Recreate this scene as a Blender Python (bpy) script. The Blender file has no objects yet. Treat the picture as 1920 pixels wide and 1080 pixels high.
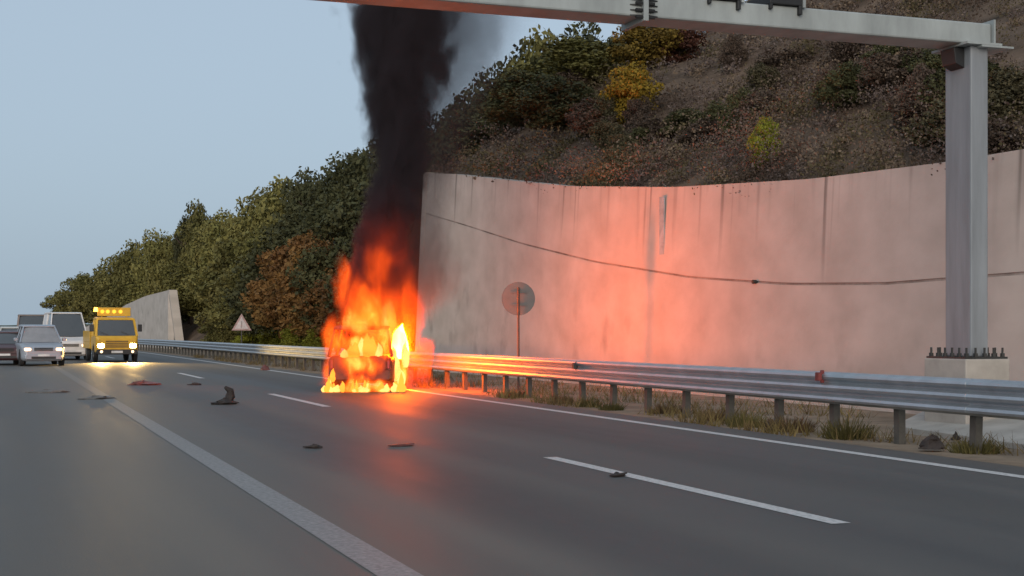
import bpy, bmesh, math, random
import numpy as np
from mathutils import Vector, Matrix, noise as mnoise

R = math.radians
rng = np.random.default_rng(7)
random.seed(7)
scene = bpy.context.scene
COL = scene.collection

# ------------------------------------------------------------------ camera
H_CAM = 1.45
F_PX = 2700.0
TH = math.atan(965.0 / F_PX)            # the road runs this far to the left of the view axis
cam_d = bpy.data.cameras.new('camera')
cam = bpy.data.objects.new('camera', cam_d)
COL.objects.link(cam)
cam.location = (0, 0, H_CAM)
cam.rotation_euler = (R(90), 0, -TH)
cam_d.sensor_width = 36.0
cam_d.lens = F_PX / 1920 * 36
cam_d.shift_y = 82 / 1920
cam_d.clip_start = 0.1
cam_d.clip_end = 6000
scene.camera = cam

# ------------------------------------------------------------------ sky, sun, exposure
SUN_EL, SUN_AZ = R(16), R(205)           # azimuth clockwise from +Y (behind the camera, a little left)
world = bpy.data.worlds.new('World')
scene.world = world
world.use_nodes = True
wn = world.node_tree
bg = wn.nodes['Background']
sky = wn.nodes.new('ShaderNodeTexSky')
sky.sky_type = 'NISHITA'
sky.sun_disc = False
sky.sun_elevation = SUN_EL
sky.sun_rotation = SUN_AZ
sky.air_density = 1.0
sky.dust_density = 4.0
sky.ozone_density = 4.0
hs = wn.nodes.new('ShaderNodeHueSaturation')      # thin high cloud veils the blue
hs.inputs['Saturation'].default_value = 0.65
wn.links.new(sky.outputs[0], hs.inputs['Color'])
veil = wn.nodes.new('ShaderNodeMix'); veil.data_type = 'RGBA'; veil.inputs[0].default_value = 0.78
veil.inputs[7].default_value = (2.65, 3.36, 4.05, 1)
wn.links.new(hs.outputs[0], veil.inputs[6])
wn.links.new(veil.outputs[2], bg.inputs[0])
bg.inputs[1].default_value = 0.10
sun_d = bpy.data.lights.new('sun', 'SUN')
sun_d.energy = 1.0
sun_d.angle = R(40)
sun_d.color = (1.0, 0.86, 0.70)
sun = bpy.data.objects.new('sun', sun_d)
COL.objects.link(sun)
sdir = Vector((math.sin(SUN_AZ) * math.cos(SUN_EL), math.cos(SUN_AZ) * math.cos(SUN_EL), math.sin(SUN_EL)))
sun.rotation_euler = sdir.to_track_quat('Z', 'Y').to_euler()
sun.location = (-20, -40, 30)
vs = scene.view_settings
vs.view_transform = 'Standard'
vs.look = 'None'
vs.exposure = 0.70
vs.gamma = 1.0
vs.use_curve_mapping = False
scene.render.filter_size = 4.8          # the photograph is a soft video frame
cy = scene.cycles
cy.use_denoising = True
cy.max_bounces = 5
cy.diffuse_bounces = 2
cy.glossy_bounces = 2
cy.transparent_max_bounces = 8
cy.volume_bounces = 1
cy.sample_clamp_indirect = 4.0
cy.volume_step_rate = 1.0
cy.volume_max_steps = 200

# ------------------------------------------------------------------ photo geometry helpers (world: x across the road, y along it)
CT, ST = math.cos(TH), math.sin(TH)
HY = 622.0
def bend(t):                            # the road bends left far ahead
    return -max(0.0, t - 95.0) ** 2 / 1100.0
def ray(px, py):
    a = (px - 960) / F_PX; b = (HY - py) / F_PX
    return Vector((CT * a + ST, -ST * a + CT, b))
def ground_at(px, py):
    r = ray(px, py); k = -H_CAM / r.z
    return (r.x * k, r.y * k)
def at_t(px, py, t):
    r = ray(px, py); k = t / r.y
    return Vector((r.x * k, t, H_CAM + r.z * k))
def at_d(px, py, d):
    r = ray(px, py); k = d / r.x
    return Vector((d, r.y * k, H_CAM + r.z * k))
def lerp_tab(tab, x):
    return float(np.interp(x, [a for a, b in tab], [b for a, b in tab]))

# ------------------------------------------------------------------ materials
MATS = {}
def nodes_of(m):
    m.use_nodes = True
    return m.node_tree.nodes, m.node_tree.links
def mat(name, col, rough=0.7, metal=0.0, var=0.25, scale=3.0, bump=0.0, bscale=40.0, spec=0.5, island=0.0, objvar=0.0, col2=None, stretch=None):
    """plain surface with colour variation (noise, per leaf, per object) and fine relief"""
    if name in MATS: return MATS[name]
    m = bpy.data.materials.new(name)
    N, L = nodes_of(m)
    b = N['Principled BSDF']
    b.inputs['Roughness'].default_value = rough
    b.inputs['Metallic'].default_value = metal
    b.inputs['Specular IOR Level'].default_value = spec
    tc = N.new('ShaderNodeTexCoord')
    src = tc.outputs['Object']
    if stretch:
        mp = N.new('ShaderNodeMapping'); mp.inputs['Scale'].default_value = stretch
        L.new(src, mp.inputs[0]); src = mp.outputs[0]
    nz = N.new('ShaderNodeTexNoise'); nz.inputs['Scale'].default_value = scale; nz.inputs['Detail'].default_value = 5
    nz.inputs['Roughness'].default_value = 0.65
    L.new(src, nz.inputs['Vector'])
    ramp = N.new('ShaderNodeValToRGB')
    c = Vector(col); c2 = Vector(col2) if col2 else c * (1 + var)
    c1 = c if col2 else c * (1 - var)
    ramp.color_ramp.elements[0].position = 0.32; ramp.color_ramp.elements[1].position = 0.68
    ramp.color_ramp.elements[0].color = (*c1, 1); ramp.color_ramp.elements[1].color = (*c2, 1)
    L.new(nz.outputs[0], ramp.inputs[0])
    out = ramp.outputs[0]
    for kind, amt in (('island', island), ('obj', objvar)):
        if amt <= 0: continue
        if kind == 'island':
            g = N.new('ShaderNodeNewGeometry'); o = g.outputs['Random Per Island']
        else:
            g = N.new('ShaderNodeObjectInfo'); o = g.outputs['Random']
        mr = N.new('ShaderNodeMapRange'); mr.inputs['To Min'].default_value = 1 - amt; mr.inputs['To Max'].default_value = 1 + amt
        L.new(o, mr.inputs[0])
        mx = N.new('ShaderNodeVectorMath'); mx.operation = 'SCALE'
        L.new(out, mx.inputs[0]); L.new(mr.outputs[0], mx.inputs['Scale']); out = mx.outputs[0]
    L.new(out, b.inputs['Base Color'])
    if bump > 0:
        n2 = N.new('ShaderNodeTexNoise'); n2.inputs['Scale'].default_value = bscale; n2.inputs['Detail'].default_value = 3
        L.new(src, n2.inputs['Vector'])
        bp = N.new('ShaderNodeBump'); bp.inputs['Strength'].default_value = bump; bp.inputs['Distance'].default_value = 0.02
        L.new(n2.outputs[0], bp.inputs['Height']); L.new(bp.outputs[0], b.inputs['Normal'])
    MATS[name] = m
    return m
def glow(name, col, strength):
    if name in MATS: return MATS[name]
    m = bpy.data.materials.new(name); N, L = nodes_of(m)
    N.remove(N['Principled BSDF'])
    e = N.new('ShaderNodeEmission'); e.inputs[0].default_value = (*col, 1); e.inputs[1].default_value = strength
    L.new(e.outputs[0], N['Material Output'].inputs[0])
    MATS[name] = m
    return m
def math_node(N, L, op, a, b=None, c=None, clamp=False):
    n = N.new('ShaderNodeMath'); n.operation = op; n.use_clamp = clamp
    for i, v in enumerate((a, b, c)):
        if v is None: continue
        if isinstance(v, (int, float)): n.inputs[i].default_value = v
        else: L.new(v, n.inputs[i])
    return n.outputs[0]
def maprange(N, L, v, a, b, c=0.0, d=1.0, smooth=False):
    n = N.new('ShaderNodeMapRange')
    if smooth: n.interpolation_type = 'SMOOTHSTEP'
    L.new(v, n.inputs[0])
    for i, x in zip((1, 2, 3, 4), (a, b, c, d)): n.inputs[i].default_value = x
    return n.outputs[0]

# ------------------------------------------------------------------ mesh helpers
class MB:
    def __init__(s): s.v = []; s.f = []
    def add(s, vs, fs):
        o = len(s.v); s.v += [tuple(v) for v in vs]; s.f += [tuple(i + o for i in f) for f in fs]; return s
    def box(s, x0, x1, y0, y1, z0, z1, m=None):
        p = [Vector(q) for q in ((x0,y0,z0),(x1,y0,z0),(x1,y1,z0),(x0,y1,z0),(x0,y0,z1),(x1,y0,z1),(x1,y1,z1),(x0,y1,z1))]
        if m is not None: p = [m @ q for q in p]
        return s.add(p, [(3,2,1,0),(4,5,6,7),(0,1,5,4),(1,2,6,5),(2,3,7,6),(3,0,4,7)])
    def hexa(s, p):      # 4 bottom + 4 top corners
        return s.add(p, [(3,2,1,0),(4,5,6,7),(0,1,5,4),(1,2,6,5),(2,3,7,6),(3,0,4,7)])
    def bar(s, a, b, w, h=None):
        a = Vector(a); b = Vector(b); h = h or w
        d = (b - a).normalized(); u = d.cross(Vector((0,0,1)))
        if u.length < 1e-3: u = Vector((1,0,0))
        u.normalize(); n = u.cross(d)
        p = [q + u * i * w / 2 + n * j * h / 2 for q in (a, b) for i, j in ((-1,-1),(1,-1),(1,1),(-1,1))]
        return s.hexa(p)
    def tube(s, pts, rads, n=8, cap=True):
        rings = []
        for i, p in enumerate(pts):
            p = Vector(p)
            d = (Vector(pts[min(i+1, len(pts)-1)]) - Vector(pts[max(i-1, 0)])).normalized()
            u = d.cross(Vector((0.3, 0.9, 0.1))).normalized(); w = d.cross(u)
            rings.append([p + (u * math.cos(k*2*math.pi/n) + w * math.sin(k*2*math.pi/n)) * rads[i] for k in range(n)])
        return s.loft(rings, cap)
    def loft(s, rings, cap=True, closed=True):
        n = len(rings[0]); vs = [v for r in rings for v in r]; fs = []
        for i in range(len(rings)-1):
            for k in range(n if closed else n-1):
                a = i*n+k; b = i*n+(k+1) % n
                fs.append((a, b, b+n, a+n))
        if cap and closed:
            fs.append(tuple(reversed(range(n)))); fs.append(tuple(range((len(rings)-1)*n, len(rings)*n)))
        return s.add(vs, fs)
    def disc(s, c, axis, r, h, n=16, r2=None):   # short cylinder along axis
        c = Vector(c); a = Vector(axis).normalized(); r2 = r if r2 is None else r2
        u = a.orthogonal().normalized(); w = a.cross(u)
        rg = lambda q, rr: [q + (u*math.cos(k*2*math.pi/n) + w*math.sin(k*2*math.pi/n))*rr for k in range(n)]
        return s.loft([rg(c - a*h/2, r), rg(c + a*h/2, r2)])
    def build(s, name, m, parent=None, smooth=False, bevel=0.0):
        me = bpy.data.meshes.new(name); me.from_pydata(s.v, [], s.f); me.update()
        if smooth: me.shade_smooth()
        me.materials.append(m)
        o = bpy.data.objects.new(name, me); COL.objects.link(o)
        if parent: o.parent = parent
        if bevel > 0:
            b = o.modifiers.new('bevel', 'BEVEL'); b.width = bevel; b.segments = 2; b.limit_method = 'ANGLE'; b.angle_limit = R(35)
        return o
def tag(o, label=None, cat=None, group=None, kind=None):
    for k, v in (('label', label), ('category', cat), ('group', group), ('kind', kind)):
        if v: o[k] = v
    return o
def empty(name, loc=(0,0,0), rz=0.0):
    o = bpy.data.objects.new(name, None); COL.objects.link(o); o.location = loc; o.rotation_euler = (0,0,rz); o.empty_display_size = 0.3
    return o
def obj_from(name, me, parent=None):
    o = bpy.data.objects.new(name, me); COL.objects.link(o)
    if parent: o.parent = parent
    return o
def np_mesh(name, V, nper, m):
    """mesh of separate n-gons from an (F*nper,3) array"""
    me = bpy.data.meshes.new(name); V = np.asarray(V, dtype=np.float32); nv = len(V); nf = nv // nper
    me.vertices.add(nv); me.vertices.foreach_set('co', V.ravel())
    me.loops.add(nv); me.loops.foreach_set('vertex_index', np.arange(nv, dtype=np.int32))
    me.polygons.add(nf); me.polygons.foreach_set('loop_start', np.arange(0, nv, nper, dtype=np.int32))
    me.update(calc_edges=True); me.validate()
    me.materials.append(m)
    return me

# ================================================================== SETTING
TMAX = 420.0
def tgrid(t0, t1, near=3.0, far=12.0):
    ts = [t0]
    while ts[-1] < t1: ts.append(ts[-1] + (near if ts[-1] < 150 else far))
    ts[-1] = t1
    return ts
def strip(name, d0, d1, t0, t1, z, m, parent=None, kind=None, step=3.0):
    mb = MB(); ts = tgrid(t0, t1, step); V = []; Fc = []
    for t in ts: V += [(d0 + bend(t), t, z), (d1 + bend(t), t, z)]
    for i in range(len(ts)-1): Fc.append((2*i, 2*i+1, 2*i+3, 2*i+2))
    mb.add(V, Fc)
    o = mb.build(name, m, parent)
    if kind: o['kind'] = kind
    return o

# asphalt: wheel tracks, patches, slight polish
def asphalt():
    m = bpy.data.materials.new('asphalt'); N, L = nodes_of(m); b = N['Principled BSDF']
    tc = N.new('ShaderNodeTexCoord'); P = tc.outputs['Object']
    def nz(scale, sc3, det=4):
        mp = N.new('ShaderNodeMapping'); mp.inputs['Scale'].default_value = sc3; L.new(P, mp.inputs[0])
        n = N.new('ShaderNodeTexNoise'); n.inputs['Scale'].default_value = scale; n.inputs['Detail'].default_value = det
        L.new(mp.outputs[0], n.inputs['Vector']); return n.outputs[0]
    big = nz(0.35, (1, 0.22, 1)); tracks = nz(1.0, (1.1, 0.03, 1), 3); fine = nz(60, (1, 1, 1), 2); mid = nz(3.0, (1, .5, 1), 5)
    s = math_node(N, L, 'ADD', math_node(N, L, 'MULTIPLY', big, 0.9), math_node(N, L, 'MULTIPLY', tracks, 1.7))
    s = math_node(N, L, 'ADD', s, math_node(N, L, 'MULTIPLY', mid, 0.35))
    s = math_node(N, L, 'ADD', s, math_node(N, L, 'MULTIPLY', fine, 0.30))
    v = maprange(N, L, s, 1.2, 2.05)
    rp = N.new('ShaderNodeValToRGB'); L.new(v, rp.inputs[0])
    rp.color_ramp.elements[0].color = (0.042, 0.040, 0.038, 1); rp.color_ramp.elements[1].color = (0.100, 0.092, 0.083, 1)
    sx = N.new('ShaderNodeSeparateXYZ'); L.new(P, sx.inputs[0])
    glare = maprange(N, L, math_node(N, L, 'ADD', sx.outputs[0], math_node(N, L, 'MULTIPLY', mid, 1.2)), 6.4, 1.6)  # headlight glare painted in: asphalt paler and warmer towards the left lanes
    mo = N.new('ShaderNodeMix'); mo.data_type = 'RGBA'; mo.blend_type = 'MULTIPLY'; L.new(glare, mo.inputs[0]); L.new(rp.outputs[0], mo.inputs[6]); mo.inputs[7].default_value = (1.75, 1.62, 1.45, 1)
    # oily darkening along the middle of each lane
    lane = math_node(N, L, 'ABSOLUTE', math_node(N, L, 'SUBTRACT', math_node(N, L, 'FRACT', math_node(N, L, 'DIVIDE', math_node(N, L, 'ADD', sx.outputs[0], 16.1), 3.67)), 0.5))
    lane = math_node(N, L, 'ADD', lane, math_node(N, L, 'MULTIPLY', math_node(N, L, 'SUBTRACT', big, 0.5), 0.5))
    oil = maprange(N, L, lane, 0.26, 0.04, 0.0, 0.42, True)
    mq = N.new('ShaderNodeMix'); mq.data_type = 'RGBA'; L.new(oil, mq.inputs[0]); L.new(mo.outputs[2], mq.inputs[6]); mq.inputs[7].default_value = (0.026, 0.025, 0.025, 1)
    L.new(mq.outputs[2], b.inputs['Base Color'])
    L.new(maprange(N, L, s, 1.2, 2.05, 0.52, 0.72), b.inputs['Roughness'])
    bp = N.new('ShaderNodeBump'); bp.inputs['Strength'].default_value = 0.25; bp.inputs['Distance'].default_value = 0.01
    L.new(fine, bp.inputs['Height']); L.new(bp.outputs[0], b.inputs['Normal'])
    return m
M_ASPH = asphalt()
def road_paint(name, wear, top=0.58, fade=None):
    m = bpy.data.materials.new(name); N, L = nodes_of(m); b = N['Principled BSDF']
    tc = N.new('ShaderNodeTexCoord')
    n = N.new('ShaderNodeTexNoise'); n.inputs['Scale'].default_value = 22; n.inputs['Detail'].default_value = 6; n.inputs['Roughness'].default_value = 0.7
    L.new(tc.outputs['Object'], n.inputs['Vector'])
    rp = N.new('ShaderNodeValToRGB'); L.new(n.outputs[0], rp.inputs[0])
    rp.color_ramp.elements[0].position = wear - 0.22; rp.color_ramp.elements[1].position = wear + 0.16
    rp.color_ramp.elements[0].color = (0.12, 0.12, 0.118, 1); rp.color_ramp.elements[1].color = (top, top*0.97, top*0.95, 1)
    out = rp.outputs[0]
    if fade:                                       # the line blends into a dull grey-brown further on
        sp = N.new('ShaderNodeSeparateXYZ'); L.new(tc.outputs['Object'], sp.inputs[0])
        k = maprange(N, L, sp.outputs[1], fade[0], fade[1], 0.0, 0.8)
        mx = N.new('ShaderNodeMix'); mx.data_type = 'RGBA'; L.new(k, mx.inputs[0]); L.new(out, mx.inputs[6]); mx.inputs[7].default_value = (0.11, 0.10, 0.09, 1)
        out = mx.outputs[2]
    L.new(out, b.inputs['Base Color']); b.inputs['Roughness'].default_value = 0.6
    return m
M_LINE = road_paint('road_paint_white', 0.38)
M_WORN = road_paint('road_paint_worn', 0.50, 0.30, (14, 40))
M_EARTH = mat('dry_earth', (0.25, 0.195, 0.145), 0.95, var=0.3, scale=1.3, bump=0.6, bscale=14, spec=0.1)
M_HILL = mat('hill_soil', (0.12, 0.085, 0.062), 0.95, var=0.5, scale=0.5, bump=0.6, bscale=6, spec=0.1)
M_CONC = mat('apron_concrete', (0.38, 0.36, 0.33), 0.85, var=0.2, scale=1.8, bump=0.2, bscale=30)

D_L, D_M, D_E, D_R = 2.25, 6.0, 9.63, 11.1       # left line, lane dashes, edge line, guard rail
gz = MB(); gz.add([(-2500,-300,-0.35),(2500,-300,-0.35),(2500,4000,-0.35),(-2500,4000,-0.35)], [(0,1,2,3)])
tag(gz.build('ground', M_EARTH), kind='structure')
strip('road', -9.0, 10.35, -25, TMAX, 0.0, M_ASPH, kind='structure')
road = bpy.data.objects['road']
strip('verge', 10.3, 15.9, -25, TMAX, -0.03, M_EARTH, kind='structure')
# painted lines: sheets 4 mm above the asphalt
strip('edge_line', D_E - 0.09, D_E + 0.09, -25, 300, 0.004, M_LINE, road)
strip('lane_line', D_L - 0.13, D_L + 0.13, -25, 300, 0.004, M_WORN, road)
t_dash = 9.5
for k in range(-2, 12):
    a = t_dash - 0.1 + 18.0 * k
    strip('lane_dash', D_M - 0.085, D_M + 0.085, a, a + 6.1, 0.004, M_LINE, road)
strip('edge_line', -4.6, -4.42, -25, 300, 0.004, M_LINE, road)

# --- the cut slope beyond the road
WALL_D = 15.5
TOP = [(-10, 4.4), (19, 4.42), (21.4, 4.44), (25.8, 4.59), (32.1, 5.02), (39.2, 5.72), (43.9, 6.34), (49, 7.03), (51, 7.3), (55, 7.75)]
MID = [(-10, 2.4), (19, 2.40), (23, 2.35), (26.5, 2.45), (31, 2.75), (37, 3.4), (43, 4.25), (49, 5.25), (55, 6.2)]
WALL_END = 54.8
def hill_z(d, t):
    d = d - bend(t)
    top = lerp_tab(TOP, min(t, 54)) - 0.12
    k = min(1.0, max(0.0, (t - 55.3) / 7.0)); k = k*k*(3-2*k)
    foot = top * (1 - k) + 0.0 * k
    far = min(1.0, max(0.0, (t - 90) / 90.0))
    slope = 0.56 * (1 - far) + 0.20 * far
    slope *= 1 - 0.93*min(1.0, max(0.0, (t - 195) / 60.0))
    x = max(0.0, d - 16.2)
    crest = 27.0
    z = foot + slope * (x if x < crest else crest + (x - crest) * 0.12)
    if t > 55.3: z += k * (min(x, 3.0) * 0.35)
    z += (mnoise.noise(Vector((d*0.12, t*0.12, 1.7))) * 0.9 + mnoise.noise(Vector((d*0.45, t*0.45, 5.1))) * 0.25) * min(1.0, x / 3.0)
    return z
ds = [16.2 + 0.9*i for i in range(34)] + [48, 54, 64, 80, 110, 160]
ts = [-25 + 1.5*i for i in range(100)] + [125 + 6*i for i in range(50)]
V = []; Fc = []
for t in ts:
    for d in ds: V.append((d + bend(t), t, hill_z(d + bend(t), t)))
n = len(ds)
for i in range(len(ts)-1):
    for j in range(n-1): Fc.append((i*n+j, i*n+j+1, (i+1)*n+j+1, (i+1)*n+j))
hb = MB(); hb.add(V, Fc); tag(hb.build('hillside', M_HILL, smooth=True), kind='structure')
# distant ridge past the bend
rb = MB(); V = []; Fc = []
for i in range(60):
    x = -700 + i*22; zz = 4.5 + 3.0*abs(mnoise.noise(Vector((x*0.006, 0, 0)))) + 1.2*mnoise.noise(Vector((x*0.03, 3, 0)))
    for f, y in ((0, 560), (0.55, 610), (1.0, 680), (0.8, 760)): V.append((x, y + 20*mnoise.noise(Vector((x*0.01, 7, 0))), -0.3 + zz*f))
for i in range(59):
    for j in range(3): Fc.append((i*4+j, (i+1)*4+j, (i+1)*4+j+1, i*4+j+1))
rb.add(V, Fc)
tag(rb.build('distant_hills', mat('far_hill', (0.09, 0.10, 0.07), 0.95, var=0.4, scale=0.05, spec=0.1), smooth=True), kind='structure')

# --- retaining walls
def wall_concrete():
    m = bpy.data.materials.new('wall_concrete'); N, L = nodes_of(m); b = N['Principled BSDF']
    uv = N.new('ShaderNodeUVMap'); uv.uv_map = 'UVMap'
    def nz(sx, sy, scale=1.0, det=4):
        mp = N.new('ShaderNodeMapping'); mp.inputs['Scale'].default_value = (sx, sy, 1); L.new(uv.outputs[0], mp.inputs[0])
        n = N.new('ShaderNodeTexNoise'); n.inputs['Scale'].default_value = scale; n.inputs['Detail'].default_value = det
        L.new(mp.outputs[0], n.inputs['Vector']); return n.outputs[0]
    sep = N.new('ShaderNodeSeparateXYZ'); L.new(uv.outputs[0], sep.inputs[0])
    u, v = sep.outputs[0], sep.outputs[1]            # u metres along, v metres below the top
    blot = nz(0.75, 1.0, 1.0, 7)
    rp = N.new('ShaderNodeValToRGB'); L.new(blot, rp.inputs[0])
    rp.color_ramp.elements[0].position = 0.3; rp.color_ramp.elements[1].position = 0.7
    rp.color_ramp.elements[0].color = (0.41, 0.37, 0.335, 1); rp.color_ramp.elements[1].color = (0.53, 0.485, 0.445, 1)
    # run-off streaks from the coping, long ones only here and there
    fine = nz(3.6, 0.10, 1.0, 3); coarse = nz(0.9, 0.05, 1.0, 2)
    st = maprange(N, L, fine, 0.50, 0.66)
    gate = maprange(N, L, coarse, 0.50, 0.62)
    length = maprange(N, L, coarse, 0.42, 0.68, 0.25, 2.6)
    fall = math_node(N, L, 'SUBTRACT', 1.0, math_node(N, L, 'DIVIDE', v, length), clamp=True)
    k1 = math_node(N, L, 'MULTIPLY', math_node(N, L, 'MULTIPLY', st, fall), math_node(N, L, 'ADD', math_node(N, L, 'MULTIPLY', gate, 0.75), 0.22))
    # damp patches low down
    low = maprange(N, L, nz(0.8, 0.6, 1.0, 4), 0.56, 0.70, 0.0, 0.35)
    lowm = maprange(N, L, v, 2.4, 4.2)
    k = math_node(N, L, 'MAXIMUM', k1, math_node(N, L, 'MULTIPLY', low, lowm))
    mx = N.new('ShaderNodeMix'); mx.data_type = 'RGBA'
    L.new(k, mx.inputs[0]); L.new(rp.outputs[0], mx.inputs[6]); mx.inputs[7].default_value = (0.12, 0.105, 0.095, 1)
    L.new(mx.outputs[2], b.inputs['Base Color']); b.inputs['Roughness'].default_value = 0.88; b.inputs['Specular IOR Level'].default_value = 0.25
    bp = N.new('ShaderNodeBump'); bp.inputs['Strength'].default_value = 0.3; bp.inputs['Distance'].default_value = 0.02
    L.new(nz(7, 7, 1, 4), bp.inputs['Height']); L.new(bp.outputs[0], b.inputs['Normal'])
    return m
M_WALL = wall_concrete()
def wall_tier(name, ts, lo, hi, topf, parent, d0=WALL_D, lean=0.05, thick=0.5, off=0.0):
    """slab between lo(t) and hi(t), leaning back, with uv in metres"""
    bm = bmesh.new(); uvl = bm.loops.layers.uv.new('UVMap'); rings = []
    for t in ts:
        zl, zh = lo(t), hi(t)
        r = []
        for z, q in ((zl, 0), (zh, 0), (zh, 1), (zl, 1)):
            d = d0 + off + lean*max(z, 0) + q*thick + bend(t)
            r.append((bm.verts.new((d, t, z)), t, topf(t) - z))
        rings.append(r)
    for i in range(len(rings)-1):
        for k in range(4):
            q = [rings[i][k], rings[i][(k+1) % 4], rings[i+1][(k+1) % 4], rings[i+1][k]]
            f = bm.faces.new([a[0] for a in q])
            for lp, a in zip(f.loops, q): lp[uvl].uv = (a[1], a[2])
    for r in (rings[0], rings[-1]):
        f = bm.faces.new([a[0] for a in r])
        for lp, a in zip(f.loops, r): lp[uvl].uv = (a[1], a[2])
    bmesh.ops.recalc_face_normals(bm, faces=bm.faces)
    me = bpy.data.meshes.new(name); bm.to_mesh(me); bm.free(); me.materials.append(M_WALL)
    return obj_from(name, me, parent)
tsw = [-10 + 0.75*i for i in range(90)]; tsw = [t for t in tsw if t < WALL_END] + [WALL_END]
topf = lambda t: lerp_tab(TOP, t); midf = lambda t: lerp_tab(MID, t)
rw = tag(empty('retaining_wall', (0, 0, 0)), 'long pale concrete retaining wall with dipping top edge and dark run-off stains', 'wall')
wall_tier('lower_tier', tsw, lambda t: -0.3, lambda t: midf(t) - 0.026, topf, rw)
wall_tier('upper_tier', tsw, lambda t: midf(t) + 0.026, topf, topf, rw)
wall_tier('joint', tsw, lambda t: midf(t) - 0.025, lambda t: midf(t) + 0.025, lambda t: midf(t) + 1.0, rw, off=0.02, thick=0.35)
bpy.data.objects['joint'].data.materials[0] = mat('joint_dirt', (0.17, 0.15, 0.135), 0.95, col2=(0.40, 0.36, 0.33), scale=0.9, spec=0.1)
wall_tier('wing_end', [WALL_END - 0.5, WALL_END + 0.02], lambda t: -0.3, lambda t: topf(54.6) + 0.01, topf, rw, off=-0.02, thick=6.0)
# added blue-grey plate for a pale upright patch on the wall
p = at_d(1229, 432, WALL_D); MB().box(-0.02, 0.0, -0.14, 0.14, -0.85, 0.85).build('wall_strip', mat('pale_strip', (0.30, 0.36, 0.40), 0.6), rw).location = (WALL_D + 0.05*p.z - 0.01, p.y, p.z)
# dark drainage stub on the joint
p = at_d(1408, 514, WALL_D); p.z = midf(p.y); MB().disc((0,0,0), (1,0,0), 0.045, 0.12, 12).build('weep_pipe', mat('black_rubber', (0.02,0.02,0.02), 0.7), rw).location = (WALL_D + 0.05*p.z - 0.03, p.y, p.z)
# second wall, further on: tall near end, sloping away
a = at_d(345, 652, WALL_D).y; bt = at_d(258, 640, WALL_D).y + 8
W2 = [(a, 5.1), (a+12, 4.85), (a+22, 4.2), (a+32, 3.1), (bt, 1.2)]
sw = tag(empty('retaining_wall', (0, 0, 0)), 'distant pale concrete wall end sloping down behind the yellow truck', 'wall')
tw = [a + (bt-a)*i/24 for i in range(25)]
t2 = lambda t: lerp_tab(W2, t)
wall_tier('wall_face', tw, lambda t: -0.3, t2, lambda t: t2(t) + 3, sw, lean=0.0, d0=15.2)
wall_tier('end_pier', [a - 0.5, a + 0.01], lambda t: -0.3, lambda t: t2(a) + 0.02, lambda t: 8.0, sw, lean=-0.14, d0=15.9, thick=0.7)

# --- concrete apron and drain behind the rail, right foreground
ap = MB()
ap.hexa([Vector(q) for q in ((11.75, 12, -0.1), (15.6, 12, -0.1), (15.6, 20.4, -0.1), (12.5, 18.2, -0.1), (11.75, 12, 0.03), (15.6, 12, 0.52), (15.6, 20.4, 0.5), (12.5, 18.2, 0.06))])
tag(ap.build('concrete_apron', M_CONC, bevel=0.01), kind='structure')

# ================================================================== GUARD RAIL
M_GALV = mat('galvanised_rail', (0.42, 0.45, 0.48), 0.42, metal=0.75, var=0.12, scale=2.5, bump=0.05, bscale=30)
M_POST = mat('weathered_post', (0.075, 0.07, 0.062), 0.8, metal=0.0, var=0.3, scale=5)
rail = tag(empty('guard_rail', (D_R, 0, 0)), 'long galvanised corrugated guard rail on dark posts beside the right lane', 'guard rail')
prof = [(0.03, .885), (0.0, .885), (-.005, .872), (-.065, .845), (-.075, .815), (-.065, .785), (-.01, .755), (-.005, .735), (-.065, .70), (-.08, .665), (-.07, .63), (-.01, .60), (-.005, .575), (-.065, .54), (-.08, .505), (-.07, .475), (-.015, .452), (0.0, .44), (0.012, .44)]
prof = prof + [(x + 0.012 if i < len(prof)-1 else x + 0.001, z) for i, (x, z) in reversed(list(enumerate(prof)))][1:-1]
def rail_beam(L_):
    mb = MB(); mb.loft([[(x - 0.06, y, z) for x, z in prof] for y in (-0.12, L_*0.5, L_ + 0.02)]); return mb
SP = 1.562
t0 = at_d(1815, 800, D_R).y
bm0 = None; post0 = None; blk0 = None
nseg = 0
tpost = t0 - 12*SP
posts = []
while tpost < 330: posts.append(tpost); tpost += SP
for i, t in enumerate(posts):
    if i % 3 == 0 and i + 3 < len(posts):
        t2_ = posts[i+3]
        if bm0 is None:
            o = rail_beam(3*SP).build('rail_beam', M_GALV, rail, smooth=False); bm0 = o.data
        else: o = obj_from('rail_beam', bm0, rail)
        x0, x1 = bend(t), bend(t2_)
        o.location = (x0 + (0.004 if (i//3) % 2 else 0.0), t, 0); o.rotation_euler = (0, 0, -math.atan2(x1 - x0, t2_ - t))
    if t > 200 and i % 2: continue
    if post0 is None:
        mb = MB()
        mb.box(0.06, 0.075, -0.06, 0.06, -0.4, .80); mb.box(0.0755, 0.16, -0.06, -0.048, -0.4, .80); mb.box(0.0755, 0.16, 0.048, 0.06, -0.4, .80)
        o = mb.build('post', M_POST, rail); post0 = o.data
        mb = MB(); mb.box(-0.055, 0.058, -0.04, 0.04, .52, .78); o2 = mb.build('spacer', M_POST, rail); blk0 = o2.data
    else:
        o = obj_from('post', post0, rail); o2 = obj_from('spacer', blk0, rail)
    for q in (o, o2):
        q.location = (bend(t), t, -0.02*random.random()); q.rotation_euler = (R(random.uniform(-1.2, 1.2)), R(random.uniform(-1, 1)), 0)
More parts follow.
